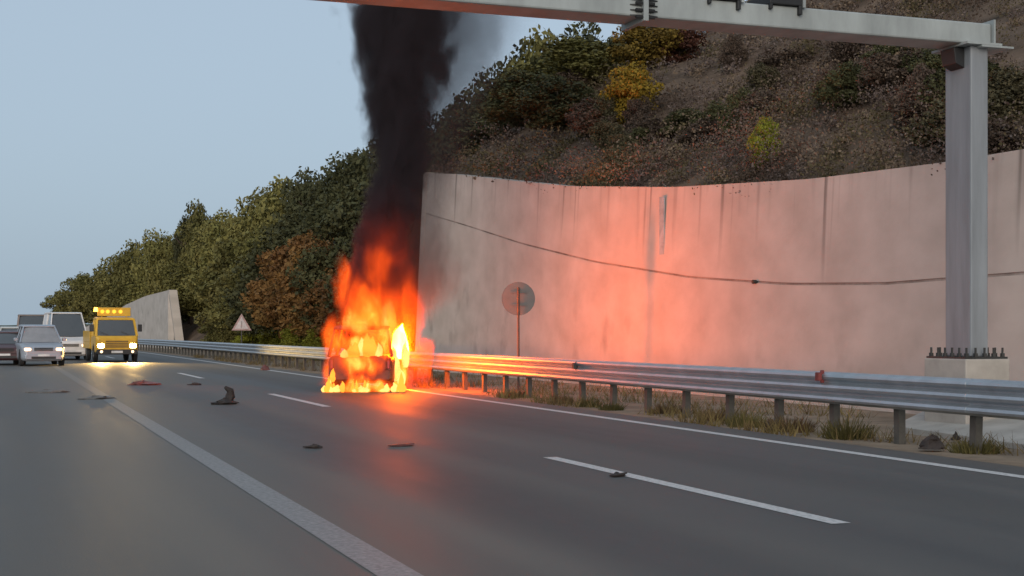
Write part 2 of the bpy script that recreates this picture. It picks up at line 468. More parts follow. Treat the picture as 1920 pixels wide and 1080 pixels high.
for px, py, c, nm in ((1537, 706, (0.16, 0.03, 0.028), 'red_reflector'), (1078, 686, (0.03, 0.03, 0.03), 'dark_bracket')):
    p = at_d(px, py, D_R - 0.15)
    mb = MB(); mb.box(-0.03, 0.03, -0.05, 0.05, -0.06, 0.06); mb.box(0.03, 0.09, -0.015, 0.015, -0.09, 0.09)
    mb.build(nm, mat(nm, c, 0.7), rail, bevel=0.01).location = (-0.17, p.y, p.z)

# ================================================================== GANTRY
M_GAN = mat('gantry_grey_paint', (0.30, 0.33, 0.335), 0.6, metal=0.0, var=0.2, scale=1.0, stretch=(2.0, 1.0, 0.7), bump=0.03, bscale=20)
M_COLM = mat('column_blue_grey', (0.225, 0.245, 0.27), 0.6, var=0.2, scale=1.0, stretch=(3.0, 3.0, 0.35), bump=0.03, bscale=20)
M_BLK = mat('black_fixture', (0.015, 0.016, 0.018), 0.6)
M_BOLT = mat('dark_bolt', (0.05, 0.05, 0.05), 0.6, metal=0.5)
GD = 13.3
gt = at_d(1812, 672, GD).y
zb = at_t(1700, 82, gt).z            # underside of the beam
gan = tag(empty('sign_gantry', (GD, gt, 0)), 'grey steel gantry with square column and beam spanning the road overhead', 'gantry')
zpl = at_d(1812, 672, GD).z
def column(x, nm, zp):
    c = MB(); c.box(x-0.15, x+0.15, -0.30, 0.30, zp+0.03, zb - 0.02); c.build('column', M_COLM, gan, bevel=0.02)
    c = MB(); c.box(x-0.36, x+0.36, -0.46, 0.46, zp, zp+0.03); c.build('base_plate', M_BOLT, gan)
    for ix in range(5):
        for iy in range(6):
            if 0 < ix < 4 and 0 < iy < 5: continue
            bx, by = x - 0.31 + ix*0.155, -0.41 + iy*0.164
            b = MB(); b.disc((bx, by, zp+0.055), (0,0,1), 0.035, 0.05, 6); b.disc((bx, by, zp+0.12), (0,0,1), 0.017, 0.08, 6); b.build('anchor_bolt', M_BOLT, gan)
    c = MB(); c.box(x-0.38, x+0.38, -0.49, 0.49, -0.3, zp); c.build('plinth', mat('plinth_concrete', (0.37, 0.34, 0.31), 0.9, var=0.15, scale=2), gan, bevel=0.02)
    c = MB(); c.box(x-0.30, x+0.30, -0.42, 0.42, zb-0.02, zb+0.012); c.build('cap_plate', M_GAN, gan)
column(0, 'near', zpl)
column(-21.5, 'far', 0.25)
BH = at_t(1700, 40, gt).z - zb
beam = MB(); beam.box(-22.0, 0.22, -0.28, 0.28, zb+0.014, zb+BH); beam.build('beam', M_GAN, gan, bevel=0.025)
def bx_at(px): 
    r = ray(px, 300); return (gt - 0.28) * r.x / r.y - GD
# bracket under the beam where it meets the column
k = MB(); k.hexa([Vector(q) for q in ((-0.30,-0.16,zb-0.26),(-0.152,-0.16,zb-0.32),(-0.152,0.16,zb-0.32),(-0.30,0.16,zb-0.26),(-0.34,-0.16,zb-0.03),(-0.152,-0.16,zb-0.03),(-0.152,0.16,zb-0.03),(-0.34,0.16,zb-0.03))])
k.build('corner_bracket', M_BLK, gan, bevel=0.01)
k = MB(); k.box(0.225, 0.255, -0.33, 0.33, zb-0.0, zb+BH+0.05); k.build('end_plate', M_GAN, gan)
k = MB(); k.box(-0.05, 0.50, -0.42, 0.42, zb-0.05, zb-0.022); k.build('ledge_plate', M_GAN, gan)
k = MB(); k.box(0.26, 0.38, -0.15, 0.15, zb+0.06, zb+0.26); k.build('junction_box', mat('teal_box', (0.12,0.2,0.2), 0.5), gan, bevel=0.01)
# bolted splice in the beam
sx = bx_at(1207)
k = MB(); k.box(sx-0.035, sx+0.035, -0.36, 0.36, zb-0.05, zb+BH+0.08); k.build('splice_flange', M_GAN, gan)
for sgn in (-1, 1):
    for j in range(5):
        b = MB(); b.disc((sx + sgn*0.085, -0.325, zb - 0.0 + (BH+0.04)*j/4), (1,0,0), 0.022, 0.10, 6); b.build('splice_bolt', M_BLK, gan)
        b = MB(); b.hexa([Vector(q) for q in ((sx+sgn*0.036,-0.34,zb+0.02+BH*j/4.6-0.006),(sx+sgn*0.2,-0.283,zb+0.02+BH*j/4.6-0.006),(sx+sgn*0.2,-0.2825,zb+0.02+BH*j/4.6+0.006),(sx+sgn*0.036,-0.283,zb+0.02+BH*j/4.6+0.006),(sx+sgn*0.036,-0.34,zb+0.03+BH*j/4.6),(sx+sgn*0.2,-0.284,zb+0.03+BH*j/4.6),(sx+sgn*0.2,-0.2835,zb+0.031+BH*j/4.6),(sx+sgn*0.036,-0.2835,zb+0.031+BH*j/4.6))])
        b.build('stiffener', M_BLK, gan)
# equipment saddles on top of the beam
for pa, pb in ((1325, 1385), (1440, 1500)):
    xa, xb = bx_at(pa), bx_at(pb)
    k = MB(); k.box(xa, xb, -0.34, 0.30, zb+BH+0.004, zb+BH+0.16); k.box(xb-0.05, xb, -0.35, -0.283, zb+BH-0.12, zb+BH+0.003); k.box(xa, xa+0.04, -0.35, -0.283, zb+BH-0.07, zb+BH+0.003)
    k.build('mounting_saddle', M_BLK, gan, bevel=0.008)
    k = MB(); k.box((xa+xb)/2-0.22, (xa+xb)/2+0.22, -0.2, 0.2, zb+BH+0.165, zb+BH+0.55); k.disc(((xa+xb)/2, -0.26, zb+BH+0.35), (0,1,0), 0.1, 0.12, 14); k.build('toll_camera', M_BLK, gan, bevel=0.02)
    k = MB(); k.box(xb+0.01, xb+0.05, -0.35, -0.285, zb+BH-0.02, zb+BH+0.20); k.build('clamp_strap', M_GAN, gan)

# ================================================================== ROAD SIGNS
M_SIGNB = mat('sign_back_grey', (0.125, 0.12, 0.12), 0.7, metal=0.0, var=0.12)
def sign_round():
    p = at_d(972, 560, 12.3)
    s = tag(empty('road_sign', (12.3, p.y, 0), R(-18)), 'round grey road sign seen from behind on a thin post by the orange-lit wall', 'road sign')
    r = 0.415
    mb = MB(); mb.disc((0, 0.02, p.z), (0,1,0), r, 0.004, 40); mb.build('sign_plate', M_SIGNB, s)
    mb = MB()
    ring = [[(math.cos(k*2*math.pi/40)*rr, yy, p.z + math.sin(k*2*math.pi/40)*rr) for k in range(40)] for rr, yy in ((r-0.004, 0.016), (r+0.006, 0.016), (r+0.006, 0.03), (r-0.004, 0.03), (r-0.004, 0.016))]
    mb.loft(ring, cap=False); mb.build('rim', M_SIGNB, s)
    for dz in (-0.16, 0.16):
        mb = MB(); mb.box(-0.22, 0.22, -0.004, 0.0165, p.z+dz-0.02, p.z+dz+0.02); mb.build('clamp', M_SIGNB, s)
    mb = MB(); mb.tube([(0,-0.035,-0.3), (0,-0.035,p.z+0.28)], [0.03, 0.03], 10); mb.build('post', mat('rusty_post', (0.06,0.05,0.045), 0.8, metal=0.0), s)
sign_round()
def sign_tri():
    p = at_d(453, 609, 12.6); zc = p.z
    s = tag(empty('road_sign', (12.6 + bend(p.y), p.y, 0), R(-6)), 'small pale triangular warning sign before the green trees', 'road sign')
    def tri(r, y0, y1):
        a = [(r*math.cos(R(90+120*k)), r*math.sin(R(90+120*k))) for k in range(3)]
        mb = MB(); mb.loft([[(x, y0, zc+z) for x, z in a], [(x, y1, zc+z) for x, z in a]]); return mb
    tri(0.62, 0.0, 0.012).build('border', mat('sign_red', (0.36, 0.24, 0.23), 0.5), s, bevel=0.004)
    tri(0.44, -0.006, -0.0005).build('sign_face', mat('sign_white', (0.50, 0.45, 0.45), 0.5), s)
    mb = MB(); mb.box(-0.03, 0.03, -0.012, -0.0065, zc-0.12, zc+0.2); mb.box(-0.03, 0.03, -0.012, -0.0065, zc-0.19, zc-0.14); mb.build('symbol', mat('sign_black', (0.25,0.22,0.22), 0.6), s)
    mb = MB(); mb.tube([(0,0.05,-0.3), (0,0.05,zc+0.3)], [0.035, 0.035], 8); mb.build('post', M_POST, s)
sign_tri()

# ================================================================== VEHICLES (local: +y is the nose)
def rrect(hw, z0, z1, y, r=0.1, n=3):
    pts = []
    for cx, cz, a0 in ((hw-r, z1-r, 0), (-hw+r, z1-r, 90), (-hw+r, z0+r, 180), (hw-r, z0+r, 270)):
        for k in range(n+1):
            a = R(a0 + 90*k/n); pts.append((cx + r*math.cos(a), y, cz + r*math.sin(a)))
    return pts
M_TYRE = mat('tyre_rubber', (0.02, 0.02, 0.02), 0.85)
M_RIM = mat('wheel_rim', (0.35, 0.35, 0.36), 0.4, metal=0.7)
M_GLASS = mat('dark_window_glass', (0.07, 0.075, 0.08), 0.12, var=0.05, spec=0.8)
M_TRIM = mat('black_plastic', (0.025, 0.025, 0.027), 0.6)
def wheel(par, x, y, r, side):
    w = MB(); n = 24; rings = []
    for rr, xx in ((r*0.62, -0.1), (r*0.92, -0.105), (r, -0.07), (r, 0.07), (r*0.92, 0.105), (r*0.62, 0.1)):
        rings.append([(xx, rr*math.cos(k*2*math.pi/n), rr*math.sin(k*2*math.pi/n)) for k in range(n)])
    w.loft(rings, cap=False); o = w.build('wheel', M_TYRE, par, smooth=True); o.location = (x, y, r)
    q = MB(); q.disc((side*0.03, 0, 0), (1,0,0), r*0.62, 0.05, 24); q.disc((side*0.075, 0, 0), (1,0,0), r*0.16, 0.04, 12)
    for k in range(5):
        a = k*2*math.pi/5; q.bar((side*0.07, 0, 0), (side*0.07, math.cos(a)*r*0.58, math.sin(a)*r*0.58), 0.05, 0.03)
    q.build('rim', M_RIM, o)
    return o
def vehicle(name, label, cat, loc, rz, paint, L_=4.3, W=1.75, belt=0.92, roof=1.5, nose_z=0.78, hood=1.05, rake=0.75, tail=0.45, tumble=0.14, wr=0.31, glass=True, lights=None, light_z=0.66, van=False, group=None, grille=True):
    v = tag(empty(name, (loc[0], loc[1], 0.004), rz), label, cat, group)
    hw = W/2
    # body shell
    y1 = L_/2
    st = [(-y1, 0.34, belt-0.08, hw*0.90), (-y1+0.06, 0.24, belt-0.02, hw*0.95), (-y1+0.35, 0.2, belt, hw), (0, 0.2, belt, hw), (y1-hood, 0.2, belt-0.01, hw), (y1-0.55, 0.2, belt*0.55+nose_z*0.45, hw*0.985), (y1-0.25, 0.2, belt*0.2+nose_z*0.8, hw*0.95), (y1-0.08, 0.22, nose_z-0.03, hw*0.87), (y1, 0.34, nose_z-0.14, hw*0.76)]
    mb = MB(); mb.loft([rrect(h, a, b, y, 0.16, 4) for y, a, b, h in st]); mb.build('body', paint, v, bevel=0.05)
    # cabin: pillars, roof, panes
    yb0, yb1 = -y1+0.04, y1-hood           # base rear, base front (windscreen foot)
    yt0, yt1 = yb0+tail, yb1-rake
    wb, wt = hw-0.05, hw-0.05-tumble
    ymid = (yt0+yt1)/2 - 0.1
    z0, z1 = belt-0.03, roof
    def pt(side, y, z, k): return Vector((side*(wb*(1-k)+wt*k), y, z))
    pil = {}
    for side, nm in ((-1, 'pillar'), (1, 'pillar')):
        for yb, yt in ((yb0, yt0), (yb1, yt1), ((yb0+yb1)/2-0.1, ymid)):
            m2 = MB(); m2.bar(pt(side, yb, z0, 0), pt(side, yt, z1-0.04, 1), 0.055, 0.06); m2.build(nm, paint, v)
    m2 = MB(); m2.loft([rrect(wt+0.05, z1-0.07, z1-0.02, yt0-0.06, 0.02), rrect(wt+0.055, z1-0.075, z1+0.03, yt0+0.2, 0.035), rrect(wt+0.055, z1-0.075, z1+0.04, ymid, 0.035), rrect(wt+0.05, z1-0.075, z1+0.01, yt1-0.1, 0.035), rrect(wt+0.04, z1-0.07, z1-0.02, yt1+0.05, 0.02)]); m2.build('roof', paint, v, bevel=0.015)
    if glass:
        def pane(nm, q, th):
            a, b, c, d = [Vector(x) for x in q]; nrm = (b-a).cross(d-a).normalized()*th
            m3 = MB(); m3.hexa([a, b, c, d, a+nrm, b+nrm, c+nrm, d+nrm]); m3.build(nm, M_GLASS, v)
        def screen(nm, q, th, bulge):
            a, b, c, d = [Vector(x) for x in q]; nrm = (b-a).cross(d-a).normalized(); fr = []
            for j in range(9):
                k = j/8; o_ = Vector((0, bulge*(1-(2*k-1)**2), 0)); fr.append((a.lerp(b, k)+o_, d.lerp(c, k)+o_))
            m3 = MB(); m3.loft([[p0, p1, p1+nrm*th, p0+nrm*th] for p0, p1 in fr]); m3.build(nm, M_GLASS, v)
        ins = 0.03
        screen('windscreen', (pt(-1, yb1-ins, z0+0.03, 0), pt(1, yb1-ins, z0+0.03, 0), pt(1, yt1-ins, z1-0.08, 1), pt(-1, yt1-ins, z1-0.08, 1)), 0.01, 0.10)
        pane('rear_window', (pt(1, yb0+ins, z0+0.03, 0), pt(-1, yb0+ins, z0+0.03, 0), pt(-1, yt0+ins, z1-0.08, 1), pt(1, yt0+ins, z1-0.08, 1)), 0.01)
        for side in (-1, 1):
            for a_, b_, at_, bt_ in ((yb0+0.08, (yb0+yb1)/2-0.16, yt0+0.08, ymid-0.06), ((yb0+yb1)/2-0.04, yb1-0.1, ymid+0.06, yt1-0.08)):
                if van and a_ < -0.5: continue
                s_ = side*0.012
                pane('side_window', [q - Vector((s_,0,0)) for q in (pt(side, a_, z0+0.03, 0.0), pt(side, b_, z0+0.03, 0.0), pt(side, bt_, z1-0.08, 1), pt(side, at_, z1-0.08, 1))], 0.008*side)
        if van:
            for side in (-1, 1):
                m3 = MB(); q = [pt(side, yb0, z0, 0), pt(side, (yb0+yb1)/2-0.1, z0, 0), pt(side, ymid, z1-0.05, 1), pt(side, yt0, z1-0.05, 1)]
                o_ = Vector((0.03*side,0,0)); m3.hexa(q + [x+o_ for x in q]); m3.build('side_panel', paint, v)
    # wheels and arches
    for sx in (-1, 1):
        for y in (-y1+0.78, y1-0.85):
            a = MB(); a.disc((sx*(hw-0.075), y, wr+0.02), (1,0,0), wr+0.07, 0.16, 24); a.build('wheel_arch', M_TRIM, v)
            wheel(v, sx*(hw-0.09), y, wr, sx)
    # bumpers, grille, plates, mirrors
    b = MB(); b.loft([rrect(hw*0.88, 0.26, 0.5, y1-0.1, 0.06), rrect(hw*0.82, 0.28, 0.48, y1+0.05, 0.06)]); b.build('front_bumper', paint, v, bevel=0.02)
    b = MB(); b.box(-hw*0.55, hw*0.55, y1+0.02, y1+0.056, 0.30, 0.40); b.build('lower_intake', M_TRIM, v)
    b = MB(); b.loft([rrect(hw*0.95, 0.28, 0.54, -y1+0.1, 0.06), rrect(hw*0.90, 0.3, 0.52, -y1-0.06, 0.06)]); b.build('rear_bumper', M_TRIM, v)
    if grille:
        g = MB()
        for j in range(3): g.box(-hw*0.42, hw*0.42, y1-0.02, y1+0.025, light_z-0.06+j*0.05, light_z-0.03+j*0.05)
        g.build('grille', M_TRIM, v)
    for sx in (-1, 1):
        m_ = MB(); m_.loft([rrect(0.09, belt+0.05, belt+0.19, yb1-0.36, 0.04), rrect(0.07, belt+0.06, belt+0.18, yb1-0.22, 0.04)]); o = m_.build('mirror', paint if not van else M_TRIM, v); o.location.x = sx*(hw+0.1)
        h = MB(); h.loft([rrect(0.15, light_z-0.07, light_z+0.07, y1-0.12, 0.05), rrect(0.13, light_z-0.06, light_z+0.06, y1+0.012, 0.05)])
        h.build('headlight', lights or mat('lamp_glass', (0.5,0.5,0.5), 0.15), v).location.x = sx*(hw*0.70)
        h = MB(); h.box(-0.1, 0.1, -y1-0.015, -y1+0.06, belt-0.32, belt-0.12); h.build('tail_light', mat('tail_red', (0.3,0.01,0.01), 0.3), v, bevel=0.01).location.x = sx*(hw*0.76)
    h = MB(); h.box(-0.24, 0.24, y1+0.058, y1+0.066, 0.41, 0.5); h.build('number_plate', mat('plate_white', (0.6,0.6,0.6), 0.5), v)
    return v

FACE = R(180)        # nose towards the camera
G_LAMP = glow('headlamp_warm', (1.0, 0.60, 0.18), 60.0)
G_DIM = glow('headlamp_dim', (1.0, 0.62, 0.34), 2.2)
G_WHITE = glow('lamp_white', (1.0, 0.95, 0.85), 2.5)
G_AMBER = glow('amber_lamp', (1.0, 0.50, 0.06), 5.0)
M_YEL = mat('yellow_paint', (0.62, 0.36, 0.03), 0.4, var=0.1)
def pos(px, s):            # centre of a vehicle by pixel column and pixels per metre at its distance
    Z = F_PX / s; X = (px - 960) / F_PX * Z
    return (X*CT + Z*ST, Z*CT - X*ST)

# yellow service truck with lit lamps and a roof board
px_t = pos(208, 38.0)
def service_truck():
    v = tag(empty('service_truck', (px_t[0], px_t[1], 0.004), FACE + R(2)), 'yellow service truck with bright headlights and amber roof board', 'truck')
    hw = 1.0
    mb = MB(); mb.loft([rrect(hw, 0.5, 1.25, 0.55, 0.1), rrect(hw, 0.42, 1.28, 2.35, 0.1), rrect(hw*0.97, 0.42, 1.24, 2.55, 0.1), rrect(hw*0.88, 0.47, 1.12, 2.63, 0.14)]); mb.build('cab_body', M_YEL, v, bevel=0.05)
    for s in (-1, 1):
        for (yb, yt) in ((2.42, 2.0), (0.6, 0.62), (1.5, 1.45)):
            m2 = MB(); m2.bar((s*0.95, yb, 1.22), (s*0.85, yt, 2.05), 0.1, 0.08); m2.build('pillar', M_YEL, v)
        q = [Vector((s*0.94, 1.55, 1.24)), Vector((s*0.94, 2.32, 1.24)), Vector((s*0.84, 1.95, 2.02)), Vector((s*0.84, 1.5, 2.02))]
        m3 = MB(); m3.hexa(q + [x - Vector((s*0.01,0,0)) for x in q]); m3.build('side_window', M_GLASS, v)
        m3 = MB(); m3.hexa([Vector(c) for c in ((s*1.02,2.15,1.45),(s*1.22,2.12,1.45),(s*1.22,2.2,1.45),(s*1.02,2.23,1.45),(s*1.02,2.15,1.8),(s*1.22,2.12,1.8),(s*1.22,2.2,1.8),(s*1.02,2.23,1.8))]); m3.build('mirror', M_TRIM, v, bevel=0.02)
        h = MB(); h.loft([rrect(0.17, -0.13, 0.13, -0.1, 0.07), rrect(0.15, -0.11, 0.11, 0.0, 0.07)]); h.build('headlight', G_LAMP, v).location = (s*0.74, 2.63, 0.78)
        h = MB(); h.disc((0, 0, 0), (0,1,0), 0.065, 0.05, 14); h.build('fog_lamp', G_DIM, v).location = (s*0.72, 2.66, 0.5)
    q = [Vector((-0.88, 2.43, 1.26)), Vector((0.88, 2.43, 1.26)), Vector((0.8, 2.02, 2.0)), Vector((-0.8, 2.02, 2.0))]
    m3 = MB(); m3.loft([[q[0].lerp(q[1], j/8) + Vector((0, e_, 0)), q[3].lerp(q[2], j/8) + Vector((0, e_, 0)), q[3].lerp(q[2], j/8) + Vector((0, e_-0.012, 0)), q[0].lerp(q[1], j/8) + Vector((0, e_-0.012, 0))] for j in range(9) for e_ in [0.09*(1-(j/4-1)**2)]]); m3.build('windscreen', M_GLASS, v)
    for s in (-1, 1):
        m3 = MB(); m3.bar((s*0.5-0.1, 2.53, 1.30), (s*0.5+0.28, 2.44, 1.46), 0.02, 0.02); m3.build('wiper', M_TRIM, v)
    mb = MB(); mb.loft([rrect(0.9, 2.0, 2.12, 0.5, 0.05), rrect(0.9, 2.0, 2.16, 1.2, 0.05), rrect(0.88, 2.0, 2.1, 2.06, 0.04)]); mb.build('roof', M_YEL, v, bevel=0.03)
    g = MB()
    for j in range(4): g.box(-0.52, 0.52, 2.60, 2.645, 0.7+j*0.09, 0.745+j*0.09)
    g.build('grille', M_TRIM, v)
    mb = MB(); mb.loft([rrect(0.98, 0.36, 0.62, 2.45, 0.06), rrect(0.92, 0.38, 0.6, 2.68, 0.06)]); mb.build('front_bumper', M_TRIM, v)
    mb = MB(); mb.box(-0.26, 0.26, 2.685, 2.695, 0.43, 0.54); mb.build('number_plate', mat('plate_white', (0.6,0.6,0.6), 0.5), v)
    mb = MB(); mb.box(-1.05, 1.05, -3.1, 0.45, 0.62, 0.95); mb.box(-1.05, -1.0, -3.1, 0.45, 0.951, 1.5); mb.box(1.0, 1.05, -3.1, 0.45, 0.951, 1.5); mb.box(-0.999, 0.999, -3.1, -3.05, 0.951, 1.5); mb.build('load_bed', M_YEL, v, bevel=0.02)
    mb = MB(); mb.box(-0.78, 0.78, 1.28, 1.4, 2.2, 2.62); mb.box(-0.6, -0.55, 1.3, 1.38, 2.1, 2.199); mb.box(0.55, 0.6, 1.3, 1.38, 2.1, 2.199); mb.build('roof_board', M_YEL, v, bevel=0.02)
    for k, s in enumerate((-0.9, -0.3, 0.0, 0.3, 0.55)):
        h = MB()
        if k == 0: h.disc((0,0,0), (0,0,1), 0.1, 0.2, 14, 0.07)
        else: h.disc((0,0,0), (0,1,0), 0.09, 0.04, 14)
        h.build('beacon' if k == 0 else 'amber_lamp', G_AMBER if k == 0 else glow('amber_soft', (1.0, 0.55, 0.05), 1.1), v).location = (0.86, 1.4, 2.52) if k == 0 else (s, 1.425, 2.42)
    for s in (-1, 1):
        for y in (1.75, -1.7):
            a = MB(); a.disc((s*0.93, y, 0.42), (1,0,0), 0.47, 0.14, 24); a.build('wheel_arch', M_TRIM, v)
            wheel(v, s*0.92, y, 0.4, s)
        l = bpy.data.lights.new('headlight_beam', 'SPOT'); l.energy = 1300; l.spot_size = R(80); l.spot_blend = 0.8; l.color = (1, 0.62, 0.20); l.shadow_soft_size = 0.1
        lo = bpy.data.objects.new('headlight_beam', l); COL.objects.link(lo); lo.parent = v; lo.location = (s*0.74, 2.72, 0.78); lo.rotation_euler = (R(88), 0, 0)
    return v
service_truck()
c = pos(72, 43); vehicle('parked_car', 'blue-grey car with pale windscreen facing the camera at far left', 'car', c, FACE + R(4), mat('silver_paint', (0.34, 0.37, 0.42), 0.35, metal=0.3, var=0.06), roof=1.72, belt=1.0, nose_z=0.84, tumble=0.22, W=1.8, L_=4.4, lights=G_DIM, rake=0.75, hood=1.15, light_z=0.7)
for o in bpy.data.objects['parked_car'].children:
    if o.name.startswith('windscreen'): o.data.materials[0] = mat('sky_tinted_glass', (0.24, 0.24, 0.25), 0.1, var=0.1, spec=0.8)  # sky reflection painted into the pale colour of this windscreen
c = pos(121, 35.5); vehicle('delivery_van', 'white high-roofed van between the blue-grey car and yellow truck', 'van', c, FACE + R(4), mat('white_van_paint', (0.66, 0.63, 0.62), 0.4, var=0.06), roof=2.45, belt=1.2, nose_z=0.98, W=1.95, L_=5.3, hood=0.75, rake=0.95, tail=0.1, tumble=0.2, wr=0.34, lights=G_DIM, light_z=0.75, van=True)
c = pos(62, 31.5); vehicle('delivery_van', 'dull brownish van behind the blue-grey car, only its roof showing', 'van', c, FACE, mat('brown_van_paint', (0.22, 0.17, 0.15), 0.5, var=0.1), roof=2.45, belt=1.2, nose_z=0.98, W=1.95, L_=5.2, hood=0.75, rake=0.9, tail=0.1, wr=0.34, light_z=0.75, van=True)
c = pos(8, 42); vehicle('parked_car', 'dark maroon car cut by the left picture edge', 'car', c, FACE, mat('maroon_paint', (0.07, 0.03, 0.035), 0.4, var=0.1), roof=1.45, L_=4.3, W=1.75, light_z=0.66)
c = pos(27, 34); vehicle('parked_car', 'pale car with one bright lamp behind the maroon car', 'car', c, FACE, mat('pale_paint', (0.5, 0.5, 0.48), 0.4, var=0.05), roof=1.7, belt=1.0, nose_z=0.9, lights=G_WHITE, light_z=0.95)

# ================================================================== BURNING CAR
SC = 78.0
FO = Vector((*ground_at(690, 735), 0))       # on the road under the rear bumper
VA = math.atan2(FO.x, FO.y)                  # bearing of the fire from the camera
def fire_frame(o): o.location = FO; o.rotation_euler = (0, 0, -VA); return o
def fl(px, py): return ((px - 690) / SC, (735 - py) / SC)
car_yaw = -VA - R(6.5)
crot = Matrix.Rotation(car_yaw, 4, 'Z')
ccen = FO + Matrix.Rotation(-VA, 4, 'Z') @ Vector((-0.19, 0, 0)) + crot @ Vector((0, 2.05, 0))
M_BURN = mat('scorched_firelit_paint', (0.20, 0.055, 0.035), 0.65, var=0.55, scale=3.5, col2=(0.07, 0.03, 0.025), bump=0.2, bscale=12)  # scorched body, with the red of the firelight put into its colour
bc = vehicle('burning_car', 'burning car engulfed in flames under thick black smoke', 'car', ccen, car_yaw, M_BURN, L_=4.1, W=1.62, belt=0.88, roof=1.56, tail=0.22, glass=False, wr=0.3, rake=0.6, hood=1.0)
# open tailgate frame, lower panel, seats (no glass left)
mb = MB(); mb.loft([rrect(0.66, 0.5, 0.84, -2.065, 0.06), rrect(0.62, 0.52, 0.82, -2.10, 0.06)]); mb.build('tailgate', M_BURN, bc)
for o in bc.children:
    if o.name.startswith(('rear_bumper', 'front_bumper')): o.data.materials[0] = M_BURN
mb = MB(); mb.box(-0.26, 0.26, -2.118, -2.102, 0.6, 0.71); mb.build('rear_plate', mat('burnt_plate', (0.12,0.1,0.09), 0.8), bc)
for x in (-0.42, 0.42):
    mb = MB(); mb.loft([rrect(0.22, 0.5, 1.08, 0.0, 0.06), rrect(0.2, 0.5, 1.1, 0.14, 0.06)]); mb.build('seat_frame', M_TRIM, bc).location = (x, -0.15, 0)

# flame cores: solid bright tongues, the fire's own light
def tongue(name, label, px0, py0, px1, py1, depth, m, seed, ythick=0.3):
    (xa, za), (xb, zb_) = fl(px0, py0), fl(px1, py1)
    hgt = zb_ - za; w = abs(xb - xa) / 2; xc = (xa + xb) / 2
    rings = []
    for i in range(15):
        k = i / 14
        r = (math.sin(math.pi * min(1, (k*0.93 + 0.10))) ** 0.75) * (1 - 0.35*k) + 0.015
        ox = mnoise.noise(Vector((seed, k*2.2, 0))) * 0.35 * k * w * 2
        rings.append([(ox + r*w*math.cos(a)*(1 + 0.35*mnoise.noise(Vector((math.cos(a)*1.3 + seed, math.sin(a)*1.3, k*3)))), r*ythick*math.sin(a), k*hgt) for a in [j*2*math.pi/14 for j in range(14)]])
    mb = MB(); mb.loft(rings)
    o = mb.build(name, m, fire, smooth=True); o.location = (xc, depth, max(za, 0.012))
    return o
fire = tag(fire_frame(empty('fire')), 'tall orange flames burning over and around the car', 'fire')
G_F1 = glow('flame_white', (1.0, 0.12, 0.002), 640.0)
G_F2 = glow('flame_yellow', (1.0, 0.28, 0.03), 1.45)
G_F3 = glow('flame_pale', (1.0, 0.44, 0.11), 1.5)
tongue('flame_tongue', '', 735, 674, 772, 606, 0.9, G_F1, 1.0, 0.28)
tongue('flame_tongue', '', 722, 640, 744, 556, 1.3, G_F3, 9.4, 0.15)
tongue('flame_tongue', '', 752, 690, 770, 640, 0.4, G_F3, 11.9, 0.12)
for i, (px, w, h) in enumerate(((646, 9, 22), (656, 10, 30), (667, 11, 36), (678, 12, 44), (690, 12, 52), (701, 11, 46), (710, 8, 34))):   # inside the cabin, through the rear window
    tongue('flame_tongue', '', px - w, 678, px + w, 676 - h, 0.12 + 0.06*(i % 2), G_F2 if i % 3 else G_F3, 80.0 + i*1.7, 0.15)
random.seed(21)
for i in range(54):                                  # licking along the sills and the road
    k = random.random(); px = 608 + 150*k
    edge = abs(k - 0.5)*2
    if mnoise.noise(Vector((k*9.0, 4.0, 1.0))) < -0.15 and edge < 0.8: continue
    h = random.uniform(5, 10) + 14*random.random()**3 + (16*random.random() if edge > 0.72 else 0)
    w = random.uniform(3, 7)
    tongue('flame_tongue', '', px - w, 737, px + w, 735 - h, -0.22 - 0.2*random.random(), G_F2 if i % 2 else G_F3, 5.0 + i*1.37, 0.07)
for i, (px, py, h, w, dep) in enumerate(((744, 716, 50, 9, 0.3), (752, 726, 34, 9, 0.1), (738, 690, 42, 7, 0.5), (730, 604, 40, 6, 0.6), (737, 622, 46, 9, 0.7), (624, 716, 26, 6, 0.0), (618, 730, 30, 5, 0.2))):
    tongue('flame_tongue', '', px - w, py, px + w, py - h, dep, G_F3 if i < 3 else G_F2, 60.0 + i*2.1, 0.12)

